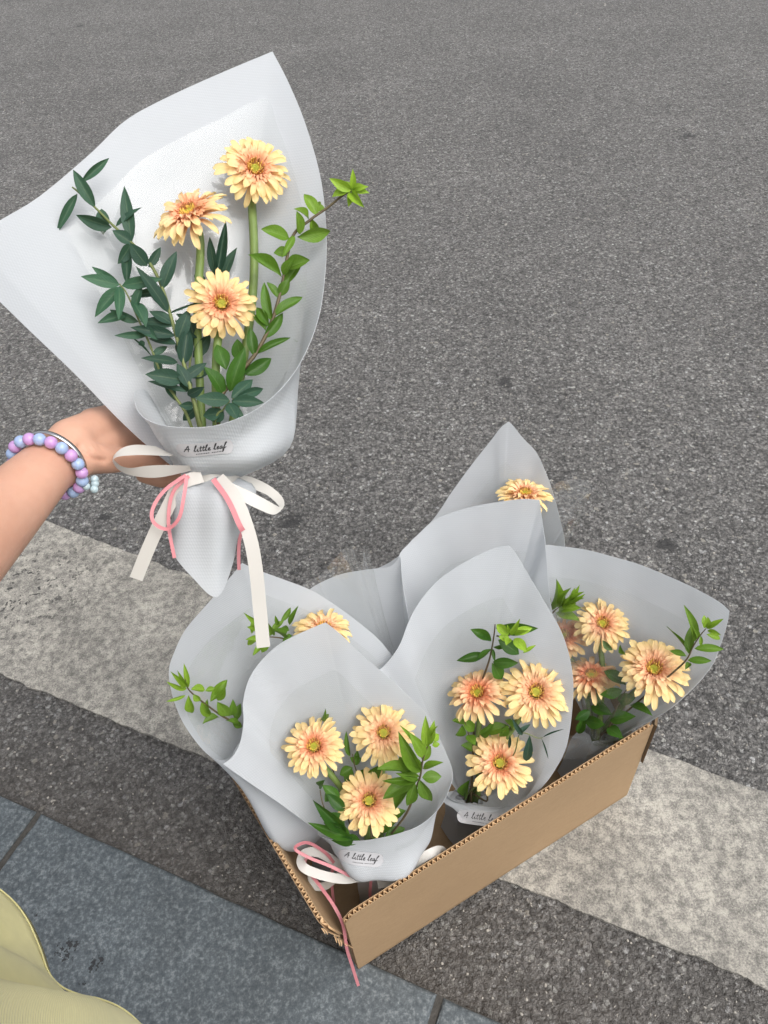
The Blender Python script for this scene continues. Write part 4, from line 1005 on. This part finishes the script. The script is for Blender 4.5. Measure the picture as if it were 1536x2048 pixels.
# left bouquet leaning out over the road
F3 = Frame((-.125, .50, .18), (-.30, .26, 1))
rim3 = [(800, 1335, .0, 0, 0), (764, 1286, -.02, -20, 0), (724, 1250, -.03, -35, 0), (663, 1205, -.04, -52, 0), (619, 1179, -.045, -62, 0), (562, 1157, -.05, -72, 0), (518, 1141, -.05, -80, 0), (484, 1126, -.05, -87, 0, 1), (465, 1149, -.05, -95, 0), (421, 1201, -.045, -108, 0), (372, 1258, -.035, -122, .0),
        (348, 1306, -.025, -135, .004), (338, 1342, -.015, -145, .01), (344, 1387, 0, -157, .02), (362, 1437, .008, -170, .03), (388, 1478, .014, -185, .04), (415, 1508, .018, -200, .045), (440, 1520, .020, -212, .045), (462, 1512, .018, -224, .04), (476, 1488, .012, -236, .035), (500, 1470, .004, -250, .03)]
w3 = make_wrap(F3, rim3, 'pale wrap leaning out over the road line, with a sprig across its edge', rw=0.02, seed=5.1, film=(0, 8), film_fac=0.93, film_k=0.014,
               film_rims=[[(410, 1490, .045, -190, .03), (372, 1420, .03, -170, .02), (372, 1350, .01, -150, .01), (420, 1280, -.01, -125, 0), (500, 1215, -.025, -100, 0)]])
gerbera(F3, 647, 1258, .0, 130, (0.62, 0.75, 0.05), 'pale gerbera peeping over the peak of the wrap at the torn corner', GB, 0.36)
gerbera(F3, 540, 1385, -.03, 118, (0.8, 0.4, -0.4), 'gerbera almost hidden behind the wrap at the torn corner, one petal edge showing', GB, 0.6)
c4 = (320, 1300, 0.2344)
branch(F3, cs([(760, 700, -.03), (690, 650, -.01), (600, 600, .012), (510, 550, .022), (400, 470, .028), (310, 400, .032), (240, 330, .036), (215, 250, .038)], *c4), 'leaf', 'bright sprig hanging over the edge of the wrap that leans out over the road line', GF,
       cm([(240, 320, 213, 145, 48), (232, 318, 100, 192, 56), (226, 325, 76, 298, 48), (245, 385, 266, 552, 80), (216, 385, 60, 442, 34), (262, 335, 390, 335, 75), (385, 350, 470, 325, 50), (430, 440, 572, 252, 90), (352, 445, 428, 568, 85), (490, 430, 555, 300, 95), (505, 575, 365, 615, 80),
           (490, 440, 592, 575, 100), (600, 560, 625, 435, 75), (650, 600, 688, 455, 80), (285, 375, 345, 440, 60), (420, 545, 395, 430, 50), (620, 620, 700, 660, 60), (560, 600, 690, 640, 50), (228, 300, 155, 195, 36)], *c4), None, 0.002, (0.15, 1.0))
c5 = (320, 1080, 0.4036)
branch(F3, cs([(760, 620, .0), (690, 520, .004), (620, 490, .01), (540, 480, .016), (480, 485, .02)], *c5), 'leaf', 'leafy sprig beside the pale gerbera behind the hanging ribbon end', GF,
       cm([(600, 405, 648, 335, 30), (640, 420, 668, 345, 26), (560, 470, 525, 400, 34), (555, 450, 610, 400, 36), (500, 430, 440, 385, 30), (490, 450, 435, 430, 34), (480, 490, 432, 520, 34), (500, 500, 430, 490, 34), (520, 510, 460, 570, 34), (540, 500, 500, 560, 38), (620, 490, 570, 440, 36), (640, 450, 600, 430, 34), (650, 470, 610, 500, 30), (590, 420, 570, 380, 22), (455, 465, 470, 380, 28)], *c5), None, 0.0018, (0.0, 0.8))

# right bouquet leaning out beyond the box end
F4 = Frame((.315, .605, .19), (.34, .24, 1))
rim4 = [(1424, 1331, .0, 14, .0), (1440, 1293, -.01, 2, 0), (1454, 1249, -.02, -12, 0), (1459, 1222, -.025, -20, 0, 1), (1437, 1203, -.03, -28, 0), (1388, 1176, -.04, -42, 0), (1333, 1151, -.045, -56, 0), (1279, 1129, -.05, -68, 0), (1224, 1113, -.05, -80, 0), (1169, 1099, -.05, -95, 0), (1115, 1092, -.045, -110, 0), (1087, 1091, -.04, -120, 0), (1050, 1110, -.03, -135, 0), (1040, 1160, -.01, -155, 0)]
rim4 = [(1300, 1443, .045, 52, .006), (1345, 1414, .034, 40, .006), (1390, 1373, .018, 27, .004)] + rim4
w4 = make_wrap(F4, rim4, 'pale wrap fanning out beyond the far end of the box', rw=0.02, seed=6.6, film=(2, 15), film_fac=0.86, film_k=0.014,
               film_rims=[[(1090, 1480, .06, 150, 0), (1120, 1515, .07, 120, .01), (1164, 1516, .074, 98, .012), (1197, 1499, .07, 85, .012), (1251, 1474, .062, 68, .01), (1301, 1445, .05, 54, .008), (1345, 1415, .038, 40, .006)],
                          [(1130, 1190, -.02, -110, 0), (1110, 1224, .03, 150, 0), (1180, 1226, .05, 110, 0), (1230, 1300, .06, 80, 0), (1290, 1385, .055, 60, 0)]])
gerbera(F4, 1205, 1247, -.012, 120, (0.85, 0.35, 0.1), 'small pale gerbera highest in the bouquet fanning out beyond the box', GB, 0.5)
gerbera(F4, 1308, 1338, .02, 152, (0.85, 0.4, 0.12), 'broad gerbera beside the leafy sprig at the far end of the box', GB, 0.52)
gerbera(F4, 1183, 1352, .012, 122, (0.6, 0.8, -0.05), 'shaded pink gerbera behind clear film in the far end bouquet', GB, 0.85)
gerbera(F4, 1128, 1272, -.006, 112, (0.7, 0.6, -0.2), 'pink gerbera cut off by the middle wrap, behind clear film', GB, 0.9)
c6 = (1060, 1080, 0.2734)
branch(F4, cs([(1000, 1010, .03), (1140, 880, .034), (1190, 785, .036), (1240, 705, .038), (1285, 650, .04)], *c6), 'leaf', 'upright leafy sprig at the tip of the wrap beyond the box end', GF,
       cm([(1205, 740, 1178, 515, 68), (1160, 830, 1180, 625, 70), (1145, 852, 1018, 805, 48), (1205, 795, 1416, 795, 64), (1155, 880, 1325, 882, 58), (1290, 690, 1412, 722, 46), (1292, 648, 1406, 580, 42), (1272, 640, 1276, 548, 42), (1285, 640, 1302, 572, 60), (1300, 665, 1390, 690, 34), (1165, 830, 1010, 628, 14), (1170, 900, 1140, 940, 40), (1230, 720, 1200, 640, 40), (1250, 700, 1250, 780, 28)], *c6), None, 0.0019, (0.1, 0.75))
branch(F4, cs([(120, 640, -.01), (160, 540, -.008), (230, 480, -.004), (310, 430, .0)], *c6), 'leaf', 'bright leafy tip between the middle wrap and the small pale gerbera', GF,
       cm([(140, 500, 222, 315, 80), (150, 480, 62, 345, 36), (160, 510, 230, 420, 60), (220, 500, 290, 350, 60), (240, 490, 360, 360, 60), (210, 515, 360, 490, 75), (250, 480, 375, 420, 50), (300, 440, 325, 350, 24), (310, 440, 380, 380, 34), (190, 530, 370, 590, 75), (280, 460, 400, 400, 34), (230, 480, 330, 460, 60)], *c6), None, 0.0016, (0.55, 0.75), base=False)
branch(F4, [(1215, 1460, .03), (1240, 1400, .03), (1260, 1370, .03)], 'leaf', 'dark leaves under the broad gerbera at the far end of the box', GF, [(1252, 1370, 1208, 1340, 24), (1245, 1380, 1200, 1390, 22), (1235, 1400, 1270, 1395, 24), (1225, 1430, 1180, 1410, 26), (1220, 1440, 1260, 1430, 28), (1210, 1450, 1165, 1440, 26), (1250, 1310, 1240, 1290, 12), (1225, 1300, 1205, 1282, 14), (1215, 1455, 1240, 1470, 24), (1180, 1420, 1150, 1440, 20), (1170, 1430, 1155, 1470, 18), (1260, 1410, 1300, 1420, 20)], None, 0.0018, (0.0, 0.1))

# the three at the back
F5 = Frame((.19, .84, .20), (.03, .22, 1))
rim5 = [(1120, 1150, .03, 20, 0), (1130, 1091, .01, 0, 0), (1118, 1031, -.01, -15, 0), (1104, 979, -.025, -30, 0), (1089, 939, -.035, -45, 0), (1072, 904, -.045, -60, 0), (1046, 876, -.05, -72, 0), (1021, 846, -.055, -83, 0), (1012, 847, -.055, -87, 0), (1000, 857, -.055, -90, 0), (981, 882, -.055, -98, 0), (943, 930, -.05, -112, 0), (903, 985, -.04, -128, 0), (866, 1039, -.025, -145, 0), (800, 1110, .0, -165, 0), (755, 1137, .02, -180, 0)]
w5 = make_wrap(F5, rim5, 'tallest pale wrap with a blunt peak at the back of the box', rw=0.02, seed=7.2, film=(3, 13), film_fac=0.84, film_k=0.014,
               film_rims=[[(1132, 1091, .02, 2, 0), (1160, 1040, .015, -6, 0), (1182, 968, .0, -15, 0), (1122, 962, -.02, -30, 0), (1096, 985, -.025, -40, 0)]])
gerbera(F5, 1050, 988, .0, 122, (0.55, 0.8, 0.08), 'yellowish gerbera alone beneath the blunt peak at the back of the box', GB, 0.42)
gerbera(F5, 957, 1074, .03, 105, (0.7, 0.6, -0.2), 'gerbera showing faintly through the square topped wrap at the back', GB, 0.85)
branch(F5, [(930, 1200, .03), (890, 1130, .035), (870, 1090, .035)], 'leaf', 'green leaves showing faintly through the square topped wrap at the back', GF, [(890, 1130, 860, 1100, 26), (895, 1135, 925, 1110, 24), (880, 1110, 880, 1075, 22), (900, 1150, 870, 1145, 24), (905, 1155, 940, 1140, 24)], None, 0.0018, (0.1, 0.3))
F6 = Frame((.15, .69, .20), (.02, .28, 1))
rim6 = [(1110, 1260, .02, 10, 0), (1098, 1180, .0, -10, 0), (1092, 1100, -.015, -28, 0), (1087, 1059, -.034, -42, 0), (1081, 1016, -.042, -55, 0), (1079, 1000, -.044, -65, 0, 1), (1046, 998, -.046, -75, 0), (1003, 1003, -.05, -88, 0), (946, 1013, -.05, -103, 0), (897, 1028, -.045, -118, 0), (866, 1042, -.04, -128, 0), (837, 1068, -.03, -140, 0), (817, 1088, -.02, -152, 0), (797, 1116, -.005, -165, 0), (800, 1180, .01, -180, 0), (815, 1240, .03, -200, 0)]
w6 = make_wrap(F6, rim6, 'square topped pale wrap between the tallest wrap and the middle wrap', rw=0.02, seed=8.4, film=(1, 12), film_fac=0.78, film_k=0.012)
F7 = Frame((.005, .63, .20), (-.08, .28, 1))
rim7 = [(830, 1320, .03, 10, 0), (818, 1240, .01, -15, 0), (806, 1170, -.01, -40, 0), (801, 1112, -.03, -60, 0, 1), (780, 1133, -.035, -70, 0), (751, 1137, -.04, -80, 0), (715, 1142, -.045, -95, 0), (680, 1149, -.045, -108, 0), (642, 1165, -.04, -125, 0), (615, 1182, -.03, -140, 0), (580, 1215, -.01, -160, 0), (570, 1260, .01, -180, 0)]
w7 = make_wrap(F7, rim7, 'low pale wrap with creased clear film sticking up, behind the pale gerbera', rw=0.02, seed=9.9,
               film_rims=[[(768, 1240, -.005, -20, 0), (748, 1150, -.012, -38, 0), (737, 1098, -.012, -48, 0), (728, 1096, -.02, -52, 0, 1), (722, 1130, .0, -60, 0), (708, 1100, -.02, -66, 0, 1), (690, 1096, -.012, -74, 0), (640, 1150, -.02, -95, 0), (610, 1165, -.01, -110, 0), (592, 1200, 0, -135, 0)]])

# ------------------------------------------------------------------ person: arm and hand in view, body standing out of frame
def capsules(segs, voxel, smooth_it, name, mat, parent=None):
    bm = bmesh.new()
    def ball(c, r, sc=None):
        r_ = bmesh.ops.create_icosphere(bm, subdivisions=3, radius=r)
        for v in r_['verts']: v.co = v.co + c
    for a, b, ra, rb in segs:
        a, b = Vector(a), Vector(b); n = max(2, int((b - a).length / (min(ra, rb) * 0.3)) + 1)
        n = min(n, 40)
        vs_, fs_ = tube([a, b], [ra, rb], 20)
        bv = [bm.verts.new(v) for v in vs_]
        for f in fs_: bm.faces.new([bv[i] for i in f])
        ball(a, ra); ball(b, rb)
    me = bpy.data.meshes.new(name); bm.to_mesh(me); bm.free()
    o = bpy.data.objects.new(name, me); COL.objects.link(o)
    rm = o.modifiers.new('remesh', 'REMESH'); rm.mode = 'VOXEL'; rm.voxel_size = voxel; rm.use_smooth_shade = True
    sm = o.modifiers.new('smooth', 'SMOOTH'); sm.factor = 0.5; sm.iterations = smooth_it
    dg = bpy.context.evaluated_depsgraph_get(); ev = o.evaluated_get(dg)
    me2 = bpy.data.meshes.new_from_object(ev); me2.name = name
    o.modifiers.clear(); o.data = me2; bpy.data.meshes.remove(me)
    me2.materials.clear(); me2.materials.append(mat); me2.polygons.foreach_set('use_smooth', [True] * len(me2.polygons))
    if parent: o.parent = parent
    return o
wr = PD(100, 930, .715)                                   # wrist
fa = PD(0, 1030, .655); fa2 = PD(-110, 1140, .585); el = PD(-215, 1262, .535)
sh = Vector((-.43, .10, 1.20))
p1 = PD(150, 896, .742); p2 = PD(205, 872, .778); k1 = PD(256, 868, .822)
segs = [(wr, fa, .0255, .0325), (fa, fa2, .0325, .0375), (fa2, el, .0375, .036), (el, sh, .037, .047)]
ax = (p2 - wr).normalized(); tocam = (CAM - wr).normalized(); side = tocam.cross(ax).normalized()   # across the hand, towards image bottom
if side.dot(C2W @ Vector((0, 1, 0))) < 0: side = -side
dpt = ax.cross(side).normalized()
if dpt.dot(tocam) > 0: dpt = -dpt                         # away from the camera
segs += [(wr, p1 - side * .006, .0245, .0225), (wr + side * .004, p1 + side * .010, .022, .019), (p1 - side * .008, p2 - side * .010, .0215, .019), (p1 + side * .008, p2 + side * .006, .0185, .017),
         (p2 - side * .010, k1 - side * .018, .019, .0155), (p2 + side * .006, k1 + side * .004, .017, .0145), (p1, p2 + dpt * .012, .02, .017)]
# four fingers curling round behind the wrap
for i, (off, ln, r) in enumerate(((-.026, .90, .0092), (-.008, 1.0, .0096), (.010, .95, .0092), (.027, .80, .0082))):
    b0 = k1 + side * off + dpt * .004
    b1 = b0 + (rtv * .018 + dpt * .034) * ln + side * (off * .12 + .010)
    b2 = b1 + (rtv * .027 + dpt * .006) * ln + side * .006
    b3 = b2 + (rtv * .020 - dpt * .006) * ln
    segs += [(p2 + side * off * .7 + dpt * .002, b0, .013, r * 1.2), (b0, b1, r * 1.15, r), (b1, b2, r, r * .92), (b2, b3, r * .92, r * .78)]
# thumb along the near side towards the tie
t0 = PD(170, 914, .738); t1 = PD(226, 921, .765); t2 = PD(284, 918, .785); t3 = PD(322, 920, .80)
segs += [(wr + side * .008, t0, .019, .0175), (t0, t1, .0175, .0130), (t1, t2, .0128, .0108), (t2, t3, .0106, .0085)]
hipc = Vector((-.33, .02, .80)); chest = Vector((-.33, .04, 1.12))
segs += [(hipc + Vector((-.07, 0, 0)), hipc + Vector((.07, 0, 0)), .10, .10), (hipc, Vector((-.33, .02, 1.0)), .105, .10), (Vector((-.33, .02, 1.0)), chest, .10, .11), (Vector((-.42, .07, 1.20)), Vector((-.24, -.02, 1.22)), .05, .05),
         (chest, Vector((-.33, .04, 1.26)), .09, .045), (Vector((-.33, .04, 1.26)), Vector((-.33, .05, 1.34)), .045, .045), (Vector((-.33, .05, 1.40)), Vector((-.33, .06, 1.47)), .08, .075),
         (Vector((-.24, -.03, 1.21)), Vector((-.16, -.18, 1.02)), .046, .036), (Vector((-.16, -.18, 1.02)), Vector((-.06, -.10, 1.22)), .035, .025), (Vector((-.06, -.10, 1.22)), Vector((-.03, -.07, 1.29)), .024, .02)]
for sx in (-1, 1):
    hx = Vector((-.33 + sx * .085, .0, .78)); kn = Vector((-.34 + sx * .09, .02, .43)); an = Vector((-.34 + sx * .09, -.03, .09))
    segs += [(hx, kn, .08, .055), (kn, an, .055, .036), (an, Vector((an.x, an.y + .12, .045)), .038, .03)]
person = capsules(segs, 0.0026, 10, 'person', M['skin'])
# skin folds where the thumb meets the wrist
CREASE = [([(157, 893), (168, 906), (188, 917), (210, 923)], .0022, 3.6), ([(178, 893), (190, 908), (204, 919)], .0012, 2.4), ([(187, 889), (199, 904), (213, 919)], .0010, 2.2), ([(196, 890), (208, 904), (220, 918)], .0008, 2.2), ([(158, 921), (162, 942)], .0014, 2.6), ([(152, 925), (156, 944)], .0008, 2.2)]
CT = C2W.transposed()
_nrm = [v.normal.copy() for v in person.data.vertices]
for v, nv_ in zip(person.data.vertices, _nrm):
    q = CT @ (v.co - CAM)
    if q.z < .3 or q.z > .84: continue
    x = q.x / q.z * FPX + CX; y = q.y / q.z * FPX + CY
    if not (140 < x < 232 and 875 < y < 955) or nv_.dot(CAM - v.co) < 0: continue
    dd = 0.0
    for pl, dep, wdt in CREASE:
        m_ = 1e9
        for (x0, y0), (x1, y1) in zip(pl, pl[1:]):
            ex, ey = x1 - x0, y1 - y0; tt = max(0, min(1, ((x - x0) * ex + (y - y0) * ey) / (ex * ex + ey * ey)))
            m_ = min(m_, (x - x0 - ex * tt) ** 2 + (y - y0 - ey * tt) ** 2)
        dd += dep * math.exp(-m_ / (wdt * wdt))
    v.co = v.co - nv_ * dd * 1.6
person.data.update()
tag(person, 'person in a yellow top reaching in with a bare arm to hold a bouquet', 'person')
def clothing(name, rings, mat, closed_uv=True):
    """loft of closed rings"""
    vs, uvs = [], []; n = len(rings[0])
    for i, rg in enumerate(rings):
        for j, p in enumerate(rg): vs.append(p); uvs.append((j * 0.9 / n, i * 0.05))
    fs = []
    for i in range(len(rings) - 1):
        for j in range(n):
            a = i * n + j; b = i * n + (j + 1) % n; fs.append((a, b, b + n, a + n))
    o = mk(name, vs, fs, mat, person, uvs); sd = o.modifiers.new('thickness', 'SOLIDIFY'); sd.thickness = 0.0016; sd.offset = 0
    return o
hem = [PD(-60, 1725, .60), PD(0, 1778, .60), PD(38, 1812, .598), PD(66, 1852, .595), PD(88, 1905, .59), PD(106, 1960, .585), PD(130, 1990, .58), PD(165, 2006, .578), PD(205, 2014, .575), PD(245, 2030, .572), PD(280, 2058, .57), PD(330, 2120, .56),
       Vector((-.14, .02, .70)), Vector((-.15, -.10, .72)), Vector((-.24, -.17, .72)), Vector((-.36, -.18, .72)), Vector((-.48, -.14, .73)), Vector((-.53, -.02, .74)), Vector((-.53, .10, .75)), Vector((-.46, .20, .76))]
hem_s = cr(hem, 8, True); nh = len(hem_s)
def ringat(c, rx, ry, z):
    out = []
    for p in hem_s:
        a = math.atan2((p.y - .02) / .19, (p.x + .33) / .2); out.append(Vector((c.x + math.cos(a) * rx, c.y + math.sin(a) * ry, z)))
    return out
tops = [ringat(Vector((-.33, .04)), .14, .075, 1.27), ringat(Vector((-.33, .03)), .185, .12, 1.20), ringat(Vector((-.33, .03)), .175, .125, 1.08), ringat(Vector((-.33, .02)), .165, .125, .96)]
rings = tops[:]
for t in (0.25, 0.5, 0.7, 0.85, 0.93, 0.97, 1.0):
    rg = []
    for j, (a, b) in enumerate(zip(tops[-1], hem_s)):
        q = a.lerp(b, t); o_ = Vector((q.x + .33, q.y - .02, 0)).normalized()
        q = q + o_ * (0.012 * math.sin(t * math.pi) * math.sin(j * 0.16 + t)) + o_ * (0.0015 if t in (0.93,) else 0)
        rg.append(q)
    rings.append(rg)
# turned hem: fold the cloth back inside
rg = []
for p in hem_s:
    o_ = Vector((p.x + .33, p.y - .02, 0)).normalized(); rg.append(p - o_ * 0.004 + Vector((0, 0, 0.006)))
rings.append(rg)
clothing('shirt', rings, M['shirt'])
# double row of hem stitching
def stitch(t_):
    V, Fc = [], []
    for j in range(0, nh * 3):
        x = j / 3; k = int(x); f = x - k; a0 = tops[-1][k % nh].lerp(tops[-1][(k + 1) % nh], f); b0 = hem_s[k % nh].lerp(hem_s[(k + 1) % nh], f)
        q = a0.lerp(b0, t_); o_ = Vector((q.x + .33, q.y - .02, 0)).normalized()
        V.append(q + o_ * 0.0042)
    return cr(V, 1, True)
sv, sf = tube(stitch(0.945), 0.0007, 4, False)
mk('hem_stitching', sv, sf, M['shirt'], person)
for sx in (-1, 1):
    rr = []
    for z, x, y, r in ((.80, -.33 + sx * .085, .0, .10), (.6, -.335 + sx * .087, .01, .085), (.43, -.34 + sx * .09, .02, .075), (.25, -.34 + sx * .09, .0, .07), (.10, -.34 + sx * .09, -.03, .068)):
        rr.append([Vector((x + math.cos(i * 6.2832 / 20) * r, y + math.sin(i * 6.2832 / 20) * r, z)) for i in range(20)])
    clothing('trouser_leg', rr, M['trousers'])
for sx in (-1, 1):
    ax_, V, Fc = -.34 + sx * .09, [], []
    for i in range(13):
        t = i / 12; y = -.075 + .235 * t
        wd = .036 + .010 * math.sin(t * 3.0) - .012 * (t > .95); hh = .085 - .045 * min(1, max(0, (t - .25) / .4))
        if i in (0, 12): wd *= .7; hh *= .75
        for a in range(12):
            an_ = a * 6.2832 / 12; V.append(Vector((ax_ + math.cos(an_) * wd, y, PAV_Z + .002 + hh * .5 * (1 + math.sin(an_)))))
    Fc = [(i * 12 + a, i * 12 + (a + 1) % 12, (i + 1) * 12 + (a + 1) % 12, (i + 1) * 12 + a) for i in range(12) for a in range(12)] + [tuple(range(12))[::-1], tuple(range(144, 156))]
    mk('shoe', V, Fc, M['trousers'], person)
hb = bmesh.new(); bmesh.ops.create_icosphere(hb, subdivisions=3, radius=.092)
for v in hb.verts:
    v.co = Vector((v.co.x, v.co.y * 1.05 - .012, v.co.z * 1.05)) + Vector((-.33, .035, 1.45))
hm = bpy.data.meshes.new('hair'); hb.to_mesh(hm); hb.free(); hm.materials.append(M['hair']); ho = bpy.data.objects.new('hair', hm); COL.objects.link(ho); ho.parent = person

# bracelets
def sphere_me(name, r, mat, sx=1.0):
    b = bmesh.new(); bmesh.ops.create_uvsphere(b, u_segments=18, v_segments=12, radius=r)
    m = bpy.data.meshes.new(name); b.to_mesh(m); b.free(); m.polygons.foreach_set('use_smooth', [True] * len(m.polygons)); m.materials.append(mat); return m
arm = (wr - fa).normalized()
bx = arm.cross(tocam).normalized(); by = bx.cross(arm).normalized()      # by faces the camera
if by.dot(tocam) < 0: by = -by
bc = wr - arm * .004
br = empty('bead_bracelet', bc, 'bracelet of glassy blue and lilac beads round the wrist', 'bracelet')
mb, mp_, mc = sphere_me('bead', .0058, M['bead_b']), sphere_me('bead', .0058, M['bead_p']), sphere_me('bead', .0062, M['bead_c'])
tiltv = arm * 0.006
NBD = 20; rb_ = .0325
for i in range(NBD):
    a = 2 * math.pi * (i + .3) / NBD
    q = (bx * math.cos(a) + by * math.sin(a)) * rb_ + tiltv * math.cos(a) * 0.6
    inst('bead', mb if i % 2 else mp_, br, Matrix.Translation(q))
dn = bx if bx.dot(C2W @ Vector((0, 1, 0))) > 0 else -bx
for (a, b, c) in ((.036, .010, .004), (.040, .014, .010), (.041, .008, .013), (.037, .016, .012), (.043, .012, .006)):
    inst('charm', mc, br, Matrix.Translation(dn * a + by * b + arm * c) @ Matrix.Scale(.62, 4))
bn = empty('bangle', wr + arm * .008, 'thin silver bangle beside the bead bracelet', 'bangle')
ringp = [wr + arm * .0085 + (bx * math.cos(6.28319 * i / 48)) * .031 + by * math.sin(6.28319 * i / 48) * .0295 for i in range(49)]
ribbon('band', bn, ringp, .0042, M['metal'], [arm] * 49, 1, .0014)
